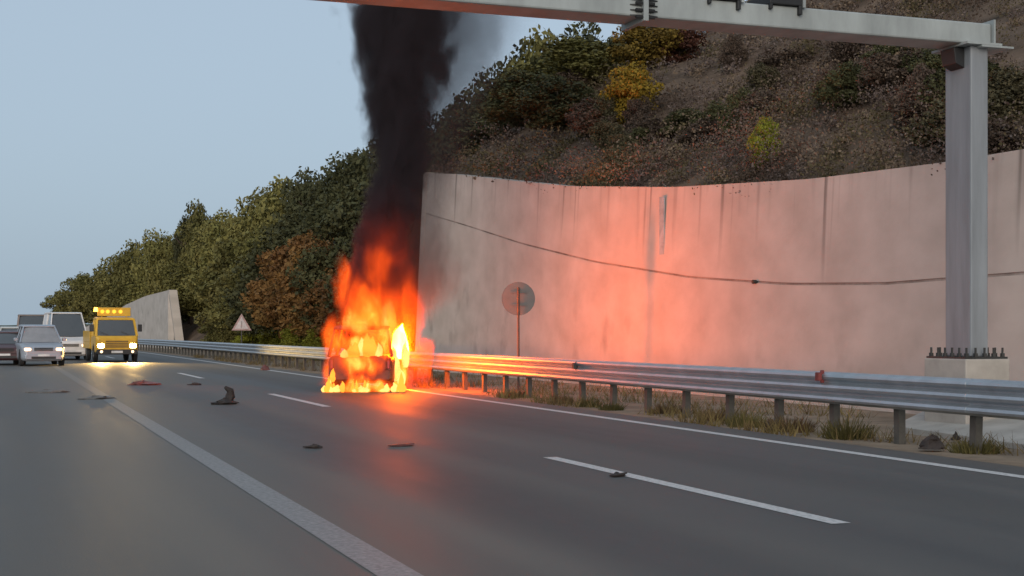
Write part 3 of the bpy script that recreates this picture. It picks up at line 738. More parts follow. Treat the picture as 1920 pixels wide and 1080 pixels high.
# volumetric flame body around the car
def fire_volume():
    m = bpy.data.materials.new('flame_volume'); N, L = nodes_of(m); N.remove(N['Principled BSDF'])
    tc = N.new('ShaderNodeTexCoord'); P0 = tc.outputs['Object']
    mp = N.new('ShaderNodeMapping'); mp.inputs['Scale'].default_value = (1.5, 1.5, 0.75); L.new(P0, mp.inputs[0])
    nz = N.new('ShaderNodeTexNoise'); nz.inputs['Scale'].default_value = 1.2; nz.inputs['Detail'].default_value = 3; L.new(mp.outputs[0], nz.inputs['Vector'])
    off = N.new('ShaderNodeVectorMath'); off.operation = 'SUBTRACT'; L.new(nz.outputs['Color'], off.inputs[0]); off.inputs[1].default_value = (0.5, 0.5, 0.5)
    sc_ = N.new('ShaderNodeVectorMath'); sc_.operation = 'MULTIPLY'; L.new(off.outputs[0], sc_.inputs[0]); sc_.inputs[1].default_value = (0.8, 0.7, 0.9)
    ad = N.new('ShaderNodeVectorMath'); ad.operation = 'ADD'; L.new(P0, ad.inputs[0]); L.new(sc_.outputs[0], ad.inputs[1])
    P = ad.outputs[0]
    def blob(c, r, gain):
        s = N.new('ShaderNodeVectorMath'); s.operation = 'SUBTRACT'; L.new(P, s.inputs[0]); s.inputs[1].default_value = c
        d = N.new('ShaderNodeVectorMath'); d.operation = 'DIVIDE'; L.new(s.outputs[0], d.inputs[0]); d.inputs[1].default_value = r
        l = N.new('ShaderNodeVectorMath'); l.operation = 'LENGTH'; L.new(d.outputs[0], l.inputs[0])
        return maprange(N, L, l.outputs['Value'], 1.0, 0.25, 0.0, gain, True)
    blobs = [((0.10, 0.3, 1.95), (0.95, 1.0, 1.15), 0.66), ((-0.15, 0.0, 1.75), (0.62, 0.7, 0.55), 0.62), ((-0.88, 0.3, 0.95), (0.24, 0.8, 1.15), 0.60),
             ((-0.62, 0.3, 2.6), (0.30, 0.6, 0.85), 0.46), ((0.52, 0.5, 1.75), (0.26, 0.5, 1.05), 0.92), ((0.76, 0.6, 1.15), (0.34, 0.6, 0.62), 0.9),
             ((0.80, 0.4, 0.4), (0.30, 0.6, 0.6), 0.82), ((-0.12, -0.25, 0.10), (1.12, 0.45, 0.30), 0.92), ((0.95, 0.7, 2.0), (0.45, 0.8, 1.35), 0.46), ((-0.2, -0.3, 0.66), (0.9, 0.5, 0.5), 0.80), ((-0.15, -0.15, 1.75), (0.85, 0.6, 0.45), 0.82), ((-0.62, -0.1, 1.2), (0.34, 0.5, 0.6), 0.72), ((0.42, -0.1, 1.3), (0.34, 0.5, 0.7), 0.85),
             ((-0.18, 0.65, 1.08), (0.66, 0.8, 0.42), 0.98), ((0.25, 0.2, 2.9), (0.6, 0.8, 0.9), 0.40), ((1.35, 1.0, 0.7), (0.7, 0.8, 0.7), 0.36)]
    cur = None
    for c, r, g in blobs:
        v = blob(c, r, g)
        cur = v if cur is None else math_node(N, L, 'MAXIMUM', cur, v)
    mp2 = N.new('ShaderNodeMapping'); mp2.inputs['Scale'].default_value = (3.2, 3.2, 1.3); L.new(P, mp2.inputs[0])
    nf = N.new('ShaderNodeTexNoise'); nf.inputs['Scale'].default_value = 1.3; nf.inputs['Detail'].default_value = 3; L.new(mp2.outputs[0], nf.inputs['Vector'])
    lick = maprange(N, L, nf.outputs[0], 0.30, 0.70, 0.35, 1.35)
    cur = math_node(N, L, 'MINIMUM', math_node(N, L, 'MULTIPLY', cur, lick), 1.0)
    rp = N.new('ShaderNodeValToRGB'); L.new(cur, rp.inputs[0]); e = rp.color_ramp.elements
    e[0].position = 0.0; e[0].color = (0.80, 0.05, 0.004, 1); e[1].position = 0.95; e[1].color = (1.0, 0.42, 0.07, 1)
    q = e.new(0.45); q.color = (1.0, 0.10, 0.005, 1)
    q = e.new(0.72); q.color = (1.0, 0.20, 0.014, 1)
    st = math_node(N, L, 'MULTIPLY', math_node(N, L, 'POWER', cur, 1.7), 7.5)
    pv = N.new('ShaderNodeVolumePrincipled')
    pv.inputs['Color'].default_value = (0.22, 0.07, 0.03, 1)
    L.new(math_node(N, L, 'MULTIPLY', cur, 3.0), pv.inputs['Density'])
    L.new(st, pv.inputs['Emission Strength']); L.new(rp.outputs[0], pv.inputs['Emission Color'])
    L.new(pv.outputs[0], N['Material Output'].inputs['Volume'])
    m.cycles.volume_step_rate = 0.75
    return m
rings = []
for z, x, rx, ry in ((0.012, 0.0, 1.5, 2.2), (1.0, 0.0, 1.65, 2.4), (2.4, 0.15, 1.8, 2.2), (3.6, 0.2, 1.5, 1.7), (4.6, 0.3, 0.9, 1.1)):
    rings.append([(x + rx*math.cos(a), 0.9 + ry*math.sin(a), z) for a in [j*2*math.pi/16 for j in range(16)]])
mb = MB(); mb.loft(rings); mb.build('flame_body', fire_volume(), fire)

# ================================================================== SMOKE
AX = [(1.2, 0.05, 0.5), (2.2, 0.1, 0.85), (3.0, 0.26, 0.88), (4.3, 0.48, 0.70), (5.6, 0.76, 0.74), (6.9, 0.68, 0.95), (8.1, 0.80, 1.15), (9.0, 0.82, 1.3), (17.0, 1.5, 2.0)]
ZS = 17.0
def smoke_volume():
    m = bpy.data.materials.new('black_smoke'); N, L = nodes_of(m); N.remove(N['Principled BSDF'])
    tc = N.new('ShaderNodeTexCoord'); P = tc.outputs['Object']
    sp = N.new('ShaderNodeSeparateXYZ'); L.new(P, sp.inputs[0]); X, Y, Z = sp.outputs
    zn = math_node(N, L, 'DIVIDE', Z, ZS)
    rp = N.new('ShaderNodeValToRGB'); L.new(zn, rp.inputs[0]); e = rp.color_ramp.elements
    for i, (z, ox, r) in enumerate(AX):
        q = e[i] if i < 2 else e.new(min(1, z/ZS))
        q.position = min(1, z/ZS); q.color = (ox/3, r/3, 0, 1)
    s2 = N.new('ShaderNodeSeparateColor'); L.new(rp.outputs[0], s2.inputs[0])
    cx = math_node(N, L, 'MULTIPLY', s2.outputs[0], 3.0); rad = math_node(N, L, 'MULTIPLY', s2.outputs[1], 2.75)
    dx = math_node(N, L, 'SUBTRACT', X, cx); dy = math_node(N, L, 'SUBTRACT', Y, 0.9)
    r = math_node(N, L, 'SQRT', math_node(N, L, 'ADD', math_node(N, L, 'MULTIPLY', dx, dx), math_node(N, L, 'MULTIPLY', dy, dy)))
    rn = math_node(N, L, 'DIVIDE', r, rad)
    mp = N.new('ShaderNodeMapping'); mp.inputs['Scale'].default_value = (1, 1, 0.6); L.new(P, mp.inputs[0])
    nz = N.new('ShaderNodeTexNoise'); nz.inputs['Scale'].default_value = 0.95; nz.inputs['Detail'].default_value = 5; nz.inputs['Roughness'].default_value = 0.6; nz.inputs['Distortion'].default_value = 0.6; L.new(mp.outputs[0], nz.inputs['Vector'])
    w = math_node(N, L, 'ADD', rn, math_node(N, L, 'MULTIPLY', math_node(N, L, 'SUBTRACT', nz.outputs[0], 0.5), 2.3))
    n3 = N.new('ShaderNodeTexNoise'); n3.inputs['Scale'].default_value = 2.6; n3.inputs['Detail'].default_value = 3; L.new(mp.outputs[0], n3.inputs['Vector'])
    w = math_node(N, L, 'ADD', w, math_node(N, L, 'MULTIPLY', math_node(N, L, 'SUBTRACT', n3.outputs[0], 0.5), 0.9))
    core = maprange(N, L, w, 1.1, 0.42, 0.0, 7.0, True)
    dx2 = math_node(N, L, 'SUBTRACT', dx, math_node(N, L, 'MULTIPLY', rad, 0.85))
    r2 = math_node(N, L, 'SQRT', math_node(N, L, 'ADD', math_node(N, L, 'MULTIPLY', dx2, dx2), math_node(N, L, 'MULTIPLY', dy, dy)))
    w2 = math_node(N, L, 'ADD', math_node(N, L, 'DIVIDE', r2, rad), math_node(N, L, 'MULTIPLY', math_node(N, L, 'SUBTRACT', nz.outputs[0], 0.5), 2.2))
    halo = maprange(N, L, w2, 2.0, 0.5, 0.0, 0.62, True)
    foot = maprange(N, L, Z, 1.5, 2.6, 0.0, 1.0, True)
    den = math_node(N, L, 'MULTIPLY', math_node(N, L, 'ADD', core, halo), foot)
    pv = N.new('ShaderNodeVolumePrincipled')
    pv.inputs['Color'].default_value = (0.082, 0.068, 0.078, 1)
    L.new(den, pv.inputs['Density'])
    hot = math_node(N, L, 'MULTIPLY', maprange(N, L, Z, 5.6, 2.2, 0.0, 1.0, True), maprange(N, L, nz.outputs[0], 0.38, 0.66, 0.25, 1.5))
    hot = math_node(N, L, 'MULTIPLY', math_node(N, L, 'POWER', hot, 2.0), math_node(N, L, 'MULTIPLY', core, 0.42))
    L.new(hot, pv.inputs['Emission Strength']); pv.inputs['Emission Color'].default_value = (1.0, 0.07, 0.012, 1)
    L.new(pv.outputs[0], N['Material Output'].inputs['Volume'])
    m.cycles.volume_step_rate = 0.42
    return m
rings = []
for z, ox, r in AX:
    rings.append([(ox + r*0.5 + r*2.55*math.cos(a), 0.9 + r*2.1*math.sin(a), z) for a in [j*2*math.pi/16 for j in range(16)]])
mb = MB(); mb.loft(rings)
sm = fire_frame(mb.build('smoke_column', smoke_volume()))
tag(sm, 'column of thick black smoke rising from the burning car', 'smoke', kind='stuff')

# ================================================================== DEBRIS ON THE ROAD
def shard(name, label, px, py, w, h, m, seed, group=None, upright=0.0):
    g = ground_at(px, py); random.seed(seed)
    n = 9; rings = []
    for i in range(5):
        k = i/4; rr = [(1, 0.0), (0.92, .3), (0.7, .62), (0.42, .85), (0.12, 1.0)][i]
        rings.append([(rr[0]*w/2*math.cos(a)*(0.7 + 0.6*random.random()) + 0.15*w*k*(random.random()-.5), rr[0]*w*0.35*math.sin(a)*(0.6 + 0.8*random.random()), rr[1]*h*(0.75 + 0.5*random.random()*(i > 0))) for a in [j*2*math.pi/n for j in range(n)]])
    v = tag(empty(name, (g[0], g[1], 0.004), random.uniform(-0.6, 0.6)), label, 'debris', group)
    mb = MB(); mb.loft(rings); mb.build('fragment', m, v)
    if upright > 0:
        mb = MB(); mb.tube([(w*0.1, 0, 0.02), (w*0.24, 0.03, upright*0.45), (w*0.2, 0, upright*0.8), (w*0.02, 0.02, upright)], [0.07, 0.10, 0.07, 0.03], 7); mb.build('bent_strip', m, v)
    mb = MB(); mb.bar((-w*0.6, -0.05, 0.012), (w*0.35, -w*0.3, 0.03), 0.03, 0.015); mb.build('splinter', m, v)
    return v
M_DEB = mat('charred_plastic', (0.03, 0.022, 0.02), 0.75, var=0.4, bump=0.5, bscale=20)
M_DEBR = mat('red_plastic_and_reflection', (0.13, 0.045, 0.038), 0.5, var=0.4)
M_DEBG = mat('grey_plastic', (0.13, 0.12, 0.11), 0.7, var=0.3)
GD_ = 'crash debris scattered on the road'
shard('car_debris', 'largest charred debris lump with an upright bent strip on the road', 422, 758, 0.6, 0.11, M_DEB, 1, GD_, 0.34)
shard('car_debris', 'reddish debris piece lying ahead of the yellow truck', 270, 722, 0.75, 0.12, M_DEBR, 2, GD_)
shard('car_debris', 'dark flat debris left of the yellow glow before the blue-grey car', 92, 736, 0.9, 0.07, M_DEBG, 3, GD_)
shard('car_debris', 'dark flat debris beside the worn line below the truck', 182, 748, 0.8, 0.06, M_DEBG, 4, GD_)
shard('car_debris', 'small brown fragment between large debris and the truck', 366, 722, 0.35, 0.06, M_DEB, 5, GD_)
shard('car_debris', 'small pink marker fragment near the far edge line', 497, 694, 0.4, 0.18, M_DEBR, 6, GD_)
shard('car_debris', 'small dark fragment alone mid-road below the burning car', 590, 840, 0.22, 0.04, M_DEB, 7, GD_)
shard('car_debris', 'dark fragment touching the white lane dash', 1157, 893, 0.2, 0.035, M_DEB, 8, GD_)
shard('car_debris', 'red sliver standing for the fire reflection on the road below the car', 752, 836, 0.36, 0.022, M_DEBR, 9, GD_)  # the fire's reflection on the asphalt, shaped as a thin red shard
shard('car_debris', 'black lump of debris on the verge under the rail', 1748, 842, 0.32, 0.16, M_DEB, 10, GD_)
shard('car_debris', 'small black lump by the rightmost rail post', 1792, 826, 0.13, 0.1, M_DEB, 11, GD_)

# ================================================================== VEGETATION
def leaf_cloud(centres, radii, nper, size, flat=0.75, seed=0, up=0.0):
    """(F*4,3) quads scattered in clumps"""
    g = np.random.default_rng(seed); out = []
    for c, r in zip(centres, radii):
        d = g.normal(size=(nper, 3)); d /= np.linalg.norm(d, axis=1)[:, None]
        p = np.asarray(c) + d * (r * g.uniform(0.35, 1.0, (nper, 1)) ** 0.6) * np.array([1, 1, flat])
        u = g.normal(size=(nper, 3)); u /= np.linalg.norm(u, axis=1)[:, None]
        w = np.cross(u, d + g.normal(size=(nper, 3))*0.6); w /= np.linalg.norm(w, axis=1)[:, None] + 1e-6
        s = size * g.uniform(0.5, 1.3, (nper, 1)); s2 = s * g.uniform(0.4, 0.8, (nper, 1))
        q = np.stack([p - u*s - w*s2*0.3, p + w*s2*-1 + u*s*0.2, p + u*s + w*s2*0.2, p + w*s2], axis=1)
        out.append(q.reshape(-1, 3))
    return np.concatenate(out)
def crown_variant(seed, n=64, tall=1.0, size=0.046):
    """unit crown: about 2 wide, z from 0 to 2*tall"""
    g = np.random.default_rng(seed); C = []; Rr = []
    while len(C) < n:
        p = g.uniform(-1, 1, 3)
        k = (p[2] + 1)/2
        prof_ = 0.35 + 0.75*math.sin(math.pi*min(1, 0.12 + k*0.86))
        rad = math.hypot(p[0], p[1])
        if rad > prof_*0.9 or (rad < prof_*0.25 and k < 0.75 and g.random() < 0.7): continue
        if mnoise.noise(Vector((p[0]*1.6 + seed, p[1]*1.6, p[2]*1.6))) < -0.18: continue
        C.append((p[0]*0.85, p[1]*0.85, (p[2] + 1)*tall*0.92)); Rr.append(g.uniform(0.2, 0.36))
    return leaf_cloud(C, Rr, 150, size, seed=seed), C
def foliage(name, col, col2): return mat(name, col, 0.75, var=0.3, scale=0.9, island=0.2, objvar=0.25, col2=col2, spec=0.2)
F_GREEN = foliage('foliage_olive', (0.105, 0.102, 0.03), (0.185, 0.160, 0.055))
F_DARK = foliage('foliage_dark', (0.042, 0.046, 0.02), (0.08, 0.078, 0.034))
F_RUST = foliage('foliage_rust', (0.12, 0.055, 0.02), (0.16, 0.095, 0.028))
F_YEL = foliage('foliage_yellow', (0.16, 0.105, 0.012), (0.22, 0.15, 0.02))
F_BROWN = foliage('scrub_brown', (0.055, 0.038, 0.030), (0.12, 0.088, 0.066))
F_OLIVE = foliage('scrub_olive', (0.045, 0.040, 0.022), (0.095, 0.082, 0.045))
F_LIME = foliage('foliage_lime', (0.13, 0.14, 0.015), (0.19, 0.19, 0.025))
M_BARK = mat('bark', (0.075, 0.052, 0.038), 0.9, var=0.3, scale=6)
CROWNS = {}
def crown_mesh(key, seed, m, **kw):
    if key not in CROWNS:
        Vv, C = crown_variant(seed, **kw); CROWNS[key] = (np_mesh('crown', Vv, 4, m), C)
    return CROWNS[key]
TRUNKS = {}
def tree(name, label, x, y, ztop, width, m, seed, group=None, z0=None, crown_from=0.22, cat='tree', tall=1.0):
    zb_ = hill_z(x, y) - 0.1 if z0 is None else z0
    h = max(0.6, ztop - zb_)
    o = tag(empty(name, (x, y, zb_), random.uniform(0, 6.28)), label, cat, group)
    v = seed % 5
    width *= 1.35 if cat == 'tree' else 1.0
    me, C = crown_mesh((m.name, v, tall), 100 + v*7, m, tall=tall)
    ch = h*(1 - crown_from); c = obj_from('crown', me, o)
    c.location = (0, 0, h*crown_from); c.scale = (width/2, width/2, ch/(2*tall))
    key = (v, round(crown_from, 1))
    if key not in TRUNKS:
        tb = MB(); tb.tube([(0,0,-0.05), (0.01,0.01,0.2), (-0.015,0.02,0.45), (0.01,0,0.85)], [0.028, 0.021, 0.016, 0.005], 8)
        gg = np.random.default_rng(v)
        for j in range(6):
            a = gg.uniform(0, 6.28); zz = gg.uniform(0.25, 0.6); l = gg.uniform(0.12, 0.24)
            tb.tube([(0,0,zz), (l*0.5*math.cos(a), l*0.5*math.sin(a), zz+0.05), (l*math.cos(a), l*math.sin(a), zz+0.15)], [0.010, 0.007, 0.003], 5)
        t_ = tb.build('trunk', M_BARK, o); TRUNKS[key] = t_.data
    else: t_ = obj_from('trunk', TRUNKS[key], o)
    t_.scale = (h, h, h)
    return o

# skyline trees on the left: (pixel x, pixel y of the top, distance along the road, crown width, foliage)
ORD = 'first second third fourth fifth sixth seventh eighth ninth tenth eleventh twelfth thirteenth fourteenth fifteenth sixteenth seventeenth eighteenth nineteenth twentieth'.split()
def relabel(objs, text):
    """tell look-alikes apart by their order in the picture, from the left"""
    objs.sort(key=lambda o: (o.location.x*CT - o.location.y*ST) / (o.location.x*ST + o.location.y*CT))
    for i, o in enumerate(objs): o['label'] = text % (ORD[i] if i < len(ORD) else 'rightmost')
random.seed(3)
SKY = [(88, 545, 205, 5), (112, 512, 196, 5), (140, 500, 188, 5.5), (168, 484, 180, 5), (200, 470, 172, 5.5), (232, 452, 166, 5), (262, 432, 158, 5), (296, 424, 150, 5), (326, 408, 146, 4.5), (346, 384, 140, 3.2), (378, 378, 138, 3.6), (408, 398, 132, 4.5), (440, 384, 126, 5), (474, 366, 120, 5), (506, 350, 116, 5), (540, 336, 110, 5), (574, 318, 106, 4.5), (604, 308, 101, 4.5), (636, 304, 96, 4.5), (664, 286, 92, 4.5), (700, 262, 88, 5), (735, 240, 84, 5), (775, 215, 80, 5), (812, 196, 76, 4.5)]
for i, (px, py, t, w) in enumerate(SKY):
    p = at_t(px, py, t)
    if p.x - bend(t) < 19.5: p.x = 19.5 + bend(t)
    zf = hill_z(p.x, t)
    ht = p.z - zf
    if ht > 9.5: zf = p.z - 9.5
    lab = 'olive green tree on the wooded skyline left of the smoke'
    if px == 346: lab = 'slim dark tree poking above the skyline, left of a pair'
    elif px == 378: lab = 'rounded dark tree poking above the skyline, right of a pair'
    elif px == 88: lab = 'leftmost olive tree at the far end of the wooded skyline'
    elif px > 650: lab = 'tree on the crest hidden in the black smoke'
    tree('pine_tree', lab, p.x, t, p.z + 0.1, w, F_GREEN if px < 560 and px not in (346,) else F_DARK, i, 'trees on the skyline', z0=min(zf - 0.1, hill_z(p.x, t) - 0.1) if ht <= 9.5 else hill_z(p.x, t) - 0.1, crown_from=0.12)
for lab, txt in (('olive green tree on the wooded skyline left of the smoke', 'olive tree on the skyline left of the smoke, %s after the leftmost one'), ('tree on the crest hidden in the black smoke', 'dark crest tree behind the black smoke, %s from the left')):
    relabel([o for o in COL.objects if o.get('label') == lab], txt)
# slope filling below the skyline
FILL = []
for px, py, t, w, k in ((118, 556, 178, 5.5, 'g'), (160, 530, 168, 5.5, 'g'), (205, 512, 158, 5.5, 'g'), (250, 492, 150, 5.5, 'g'), (290, 476, 142, 5.5, 'g'), (330, 462, 134, 5.5, 'g'), (372, 448, 124, 5.5, 'g'), (418, 432, 116, 5.5, 'g'), (462, 420, 108, 5, 'g'), (510, 404, 102, 5, 'g'), (556, 392, 96, 5, 'd'), (602, 372, 92, 5, 'd'), (640, 352, 88, 5, 'd'),
                        (300, 520, 134, 5, 'g'), (352, 500, 116, 5, 'g'), (390, 490, 108, 5, 'g'), (436, 478, 100, 5, 'g'), (484, 462, 94, 5, 'd'), (530, 446, 88, 5, 'r'), (575, 436, 83, 4.6, 'r'), (612, 430, 78, 4.4, 'r'), (648, 420, 74, 4.4, 'd'),
                        (366, 540, 104, 4.2, 'g'), (408, 530, 96, 4.2, 'd'), (452, 520, 88, 4.2, 'd'), (500, 508, 82, 4.2, 'r'), (546, 500, 77, 4.0, 'r'), (590, 494, 73, 4.0, 'r'), (632, 486, 69, 4.0, 'r'), (676, 440, 68, 4.2, 'd'), (720, 400, 66, 4.2, 'd'), (690, 340, 74, 4.6, 'd'), (760, 330, 66, 4.4, 'd'),
                        (520, 560, 70, 2.8, 'r'), (566, 552, 66, 2.8, 'r'), (606, 548, 63, 2.8, 'r'), (650, 540, 61, 2.8, 'r')):
    p = at_t(px, py, t)
    if p.x - bend(t) < (17 if t < 110 else 19.5): p.x = (17 if t < 110 else 19.5) + bend(t)
    m = {'g': F_GREEN, 'd': F_DARK, 'r': F_RUST}[k]
    lab = {'g': 'olive green tree in the far wood left of the fire', 'd': 'dark green tree on the slope beside the smoke', 'r': 'rust brown tree on the slope just left of the fire'}[k]
    tree('pine_tree', lab, p.x, t, max(p.z, hill_z(p.x, t) + 2.0), w, m, int(px), {'g': 'olive trees of the far wood', 'd': 'dark trees beside the smoke', 'r': 'rust brown trees left of the fire'}[k], crown_from=0.1)
for lab, txt in (('olive green tree in the far wood left of the fire', 'olive tree on the slope below the skyline, %s from the left'), ('dark green tree on the slope beside the smoke', 'dark green tree below the skyline beside the smoke, %s from the left'), ('rust brown tree on the slope just left of the fire', 'rust brown tree left of the fire, %s of them from the left')):
    relabel([o for o in COL.objects if o.get('label') == lab], txt)
# bushes along the foot of the bank
for px, py, t, w in ((350, 596, 112, 2.6), (385, 590, 104, 2.8), (425, 604, 96, 2.8), (470, 606, 88, 2.6), (520, 604, 80, 2.4), (570, 600, 73, 2.4), (612, 596, 68, 2.4)):
    d = 15.9 + bend(t); zz = at_t(px, py, t).z
    tree('bush', 'bright green bush at the foot of the bank left of the fire', at_t(px, py, t).x if at_t(px, py, t).x > d else d, t, max(zz, 1.9), w, F_LIME if px > 400 else F_GREEN, int(px), 'green bushes at the bank foot', crown_from=0.04, cat='bush')
relabel([o for o in COL.objects if o.get('label', '').startswith('bright green bush')], 'green bush at the foot of the bank, %s from the left')
# dark trees behind the wall, right of the smoke
for i, (px, py, t, w, k) in enumerate(((880, 150, 72, 4.4, 'd'), (930, 130, 70, 4.6, 'd'), (985, 85, 66, 4.6, 'd'), (1030, 60, 62, 4.4, 'g'), (1075, 40, 60, 4.4, 'd'), (1120, 50, 58, 4.0, 'd'), (905, 215, 64, 4.0, 'd'), (960, 190, 60, 4.0, 'd'), (1015, 165, 56, 3.8, 'd'), (1070, 130, 53, 3.6, 'g'), (870, 260, 60, 3.4, 'd'), (925, 262, 57, 3.2, 'd'), (985, 240, 52, 3.0, 'd'), (1045, 222, 48, 2.6, 'd'))):
    p = at_t(px, py, t); hz = hill_z(p.x, t)
    tree('pine_tree', 'dark evergreen tree on the slope right of the smoke column' if k == 'd' else ('mid green tree just under the gantry beam, right of the smoke' if px == 1030 else 'mid green tree left of the yellow bush'), p.x, t, max(p.z, hz + 2.2), w, F_DARK if k == 'd' else F_GREEN, i + 2, 'dark trees right of the smoke', crown_from=0.14)
relabel([o for o in COL.objects if o.get('label', '').startswith('dark evergreen')], 'dark evergreen right of the smoke column, %s from the left')
# yellow shrubs and single scrub bushes on the slope
def on_hill(px, py):
    """where the pixel's ray meets the hillside"""
    r = ray(px, py); k = 16.0 / r.x
    while k < 400:
        q = Vector((r.x*k, r.y*k, H_CAM + r.z*k))
        if q.z <= hill_z(q.x, q.y): return q
        k += 0.15
    return None
def shrub(label, px, py, w, h, m, seed, group, name='shrub'):
    q = on_hill(px, py)
    if q is None: return
    tree(name, label, q.x, q.y, hill_z(q.x, q.y) + h, w, m, seed, group, crown_from=0.05, cat='shrub', tall=0.8)
shrub('bright yellow shrub on the brown slope', 1190, 226, 2.3, 2.0, F_YEL, 1, None, 'yellow_shrub')
shrub('wide ochre shrub just below the gantry beam', 1215, 128, 3.4, 2.2, mat('foliage_ochre', (0.10, 0.065, 0.014), 0.75, var=0.3, island=0.35, col2=(0.17, 0.115, 0.02), spec=0.2), 2, None, 'ochre_shrub')
shrub('russet shrub right of the ochre one under the beam', 1275, 118, 2.4, 1.5, mat('foliage_russet', (0.07, 0.028, 0.018), 0.75, var=0.3, island=0.35, spec=0.2), 3, None, 'russet_shrub')
shrub('small yellow-green shrub above the wall edge', 1434, 315, 0.85, 1.15, F_LIME, 4, None, 'yellow_green_shrub')
random.seed(12)
for i in range(40):
    px = random.uniform(960, 1900); py = random.uniform(90, 330)
    if 1100 < px < 1290 and py < 250: continue
    mm, word = random.choice(((F_BROWN, 'brown'), (F_BROWN, 'brown'), (F_OLIVE, 'olive'), (F_DARK, 'dark green')))
    shrub('dull %s scrub bush' % word, px, py, random.uniform(1.0, 2.2), random.uniform(0.7, 1.4), mm, i, 'scrub bushes on the slope', 'scrub_bush')
for word in ('brown', 'olive', 'dark green'):
    relabel([o for o in COL.objects if o.get('label') == 'dull %s scrub bush' % word], word + ' scrub bush above the wall, %s ' + word + ' one from left')
# dry brush covering the slope: one mass
g = np.random.default_rng(5); parts = []; midx = []
for i in range(3600):
    near = i < 1700
    t = g.uniform(14, 42) if near else g.uniform(36, 68); d = 16.35 + 28*g.random()**(1.5 if near else 1.2)
    if t > 55 and d < 18: continue
    patch = mnoise.noise(Vector((d*0.22, t*0.22, 9.0)))
    if patch < -0.28 and d > 17.5 and g.random() < 0.7: continue
    z = hill_z(d, t); s = g.uniform(0.22, 0.6) + (0.55 if g.random() < 0.15 else 0.0)
    hue = mnoise.noise(Vector((d*0.5, t*0.5, 3.0))) + g.normal()*0.13
    q = leaf_cloud([(d, t, z + s*0.35), (d + g.normal()*s*0.5, t + g.normal()*s*0.5, z + s*0.25)], [s, s*0.8], int((70 if near else 34)*(1 + s)), 0.034 if near else 0.052, 0.75, seed=1000+i)
    parts.append(q); midx.append(np.full(len(q)//4, 0 if hue < -0.2 else 1 if hue < 0.0 else 2 if hue < 0.2 else 3, dtype=np.int32))
allp = np.concatenate(parts)
def scrub(nm, a, b): return mat(nm, a, 0.85, scale=0.8, island=0.16, col2=b, spec=0.1)
brush = obj_from('dry_brush', np_mesh('dry_brush', allp, 4, scrub('brush_umber', (0.058, 0.041, 0.032), (0.10, 0.072, 0.056))))
for nm, a, b in (('brush_mauve', (0.10, 0.075, 0.068), (0.15, 0.116, 0.104)), ('brush_tan', (0.125, 0.09, 0.065), (0.20, 0.15, 0.11)), ('brush_olive', (0.075, 0.062, 0.034), (0.125, 0.10, 0.056))):
    brush.data.materials.append(scrub(nm, a, b))
brush.data.polygons.foreach_set('material_index', np.concatenate(midx))
tag(brush, 'dry brown brush covering the slope above the wall', 'brush', kind='stuff')
# dry brush overhanging coping handled above; grass along the verge
blades = []
g = np.random.default_rng(9)
for i in range(22000):
    t = 12 + 75*g.random()**1.4; u = g.random()
    d = 10.45 + 4.6*u**1.6
    dens = mnoise.noise(Vector((d*0.9, t*0.55, 2.0)))
    if dens < 0.06 + 0.25*(d < 10.8): continue
    if t < 20 and d > 11.8: continue
    h = g.uniform(0.05, 0.22)*(0.7 + dens); a = g.uniform(0, 6.28); w = 0.006 + 0.006*g.random()
    lx, ly = g.normal()*0.10, g.normal()*0.10
    cx, cy_ = math.cos(a)*w, math.sin(a)*w
    b = bend(t)
    blades += [(d+b-cx, t-cy_, -0.03), (d+b+cx, t+cy_, -0.03), (d+b+lx+cx*0.2, t+ly+cy_*0.2, h), (d+b+lx-cx*0.2, t+ly-cy_*0.2, h)]
gr = obj_from('dry_grass', np_mesh('dry_grass', np.array(blades), 4, mat('dry_grass', (0.13, 0.085, 0.045), 0.85, scale=0.7, island=0.35, col2=(0.16, 0.13, 0.05), spec=0.15)))
tag(gr, 'dry grass and weeds along the verge under the rail', 'grass', kind='stuff')
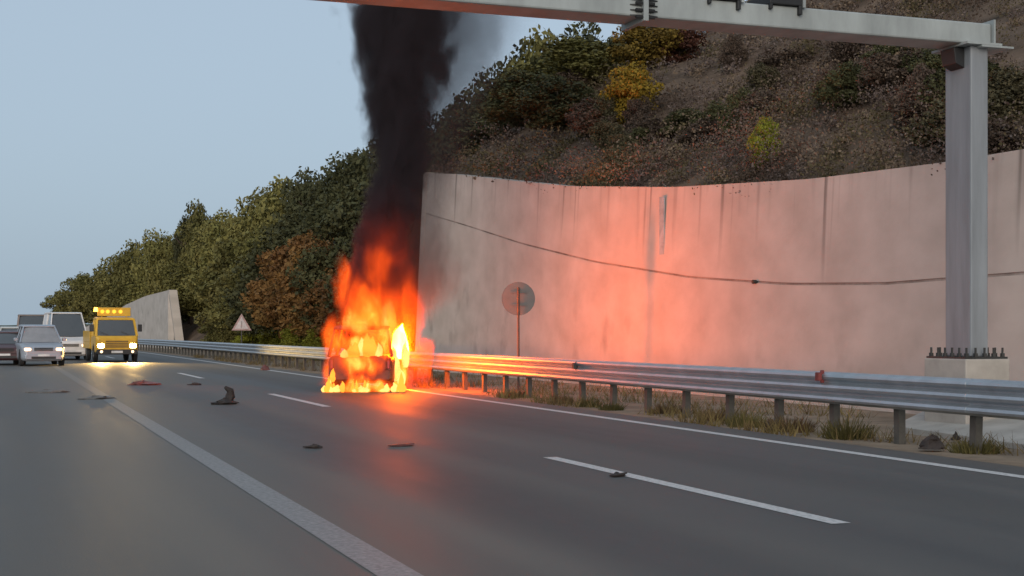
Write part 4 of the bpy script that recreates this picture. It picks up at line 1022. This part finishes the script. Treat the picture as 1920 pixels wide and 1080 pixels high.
# weeds at the posts
TUFTS = {}
def tuft_mesh(m, v):
    if (m.name, v) not in TUFTS:
        gg = np.random.default_rng(40 + v); q = []
        for j in range(420):
            a = gg.uniform(0, 6.28); r0 = 0.5*gg.random()**0.7; b0 = np.array([r0*math.cos(a), r0*math.sin(a), -0.08])
            ln = gg.uniform(0.35, 1.0)*(1.1 - 0.9*r0); le = gg.uniform(0.1, 0.7)
            tip = b0 + np.array([math.cos(a + gg.normal()*0.6)*le*ln*0.6, math.sin(a + gg.normal()*0.6)*le*ln*0.6, ln])
            w_ = gg.uniform(0.008, 0.022); c_ = gg.uniform(0, 6.28); o_ = np.array([math.cos(c_)*w_, math.sin(c_)*w_, 0])
            q += [b0 - o_, b0 + o_, tip + o_*0.3, tip - o_*0.3]
        TUFTS[(m.name, v)] = np_mesh('blades', np.array(q), 4, m)
    return TUFTS[(m.name, v)]
def weed(label, px, py, w, h, m, seed):
    x, y = ground_at(px, py)
    o = tag(empty('weed_tuft', (x, y, -0.03), random.uniform(0, 6)), label, 'plant', 'weed tufts under the guard rail')
    b = obj_from('blades', tuft_mesh(m, seed % 3), o); b.scale = (w, w*0.8, h*0.8)
M_WEED = foliage('weed_green', (0.06, 0.055, 0.018), (0.11, 0.095, 0.035))
M_WEEDB = foliage('weed_brown', (0.08, 0.05, 0.028), (0.14, 0.09, 0.05))
for lab, px, py, w, h, m in (('large green weed tuft between the last posts on the right', 1590, 818, 0.75, 0.42, M_WEED), ('green weed at the foot of the rightmost post', 1828, 845, 0.55, 0.25, M_WEED), ('brownish weed tuft left of the large green one', 1480, 805, 0.7, 0.36, M_WEEDB), ('green weed by the sixth post from the right edge', 1400, 797, 0.6, 0.36, M_WEED), ('dark green tuft under the rail right of the round sign', 1103, 760, 0.55, 0.3, M_WEED), ('dark tuft directly under the round sign', 965, 742, 0.9, 0.25, M_WEEDB), ('brown tuft beside the dark green one, nearer the sign', 1052, 753, 0.6, 0.28, M_WEEDB), ('small olive tuft under the rail, mid picture', 1146, 766, 0.5, 0.24, M_WEED), ('brown weed under the rail below the pale wall strip', 1250, 772, 0.7, 0.3, M_WEEDB), ('brown weed behind the fifth post from the right', 1340, 785, 0.6, 0.3, M_WEEDB)):
    weed(lab, px, py, w, h, m, int(px))
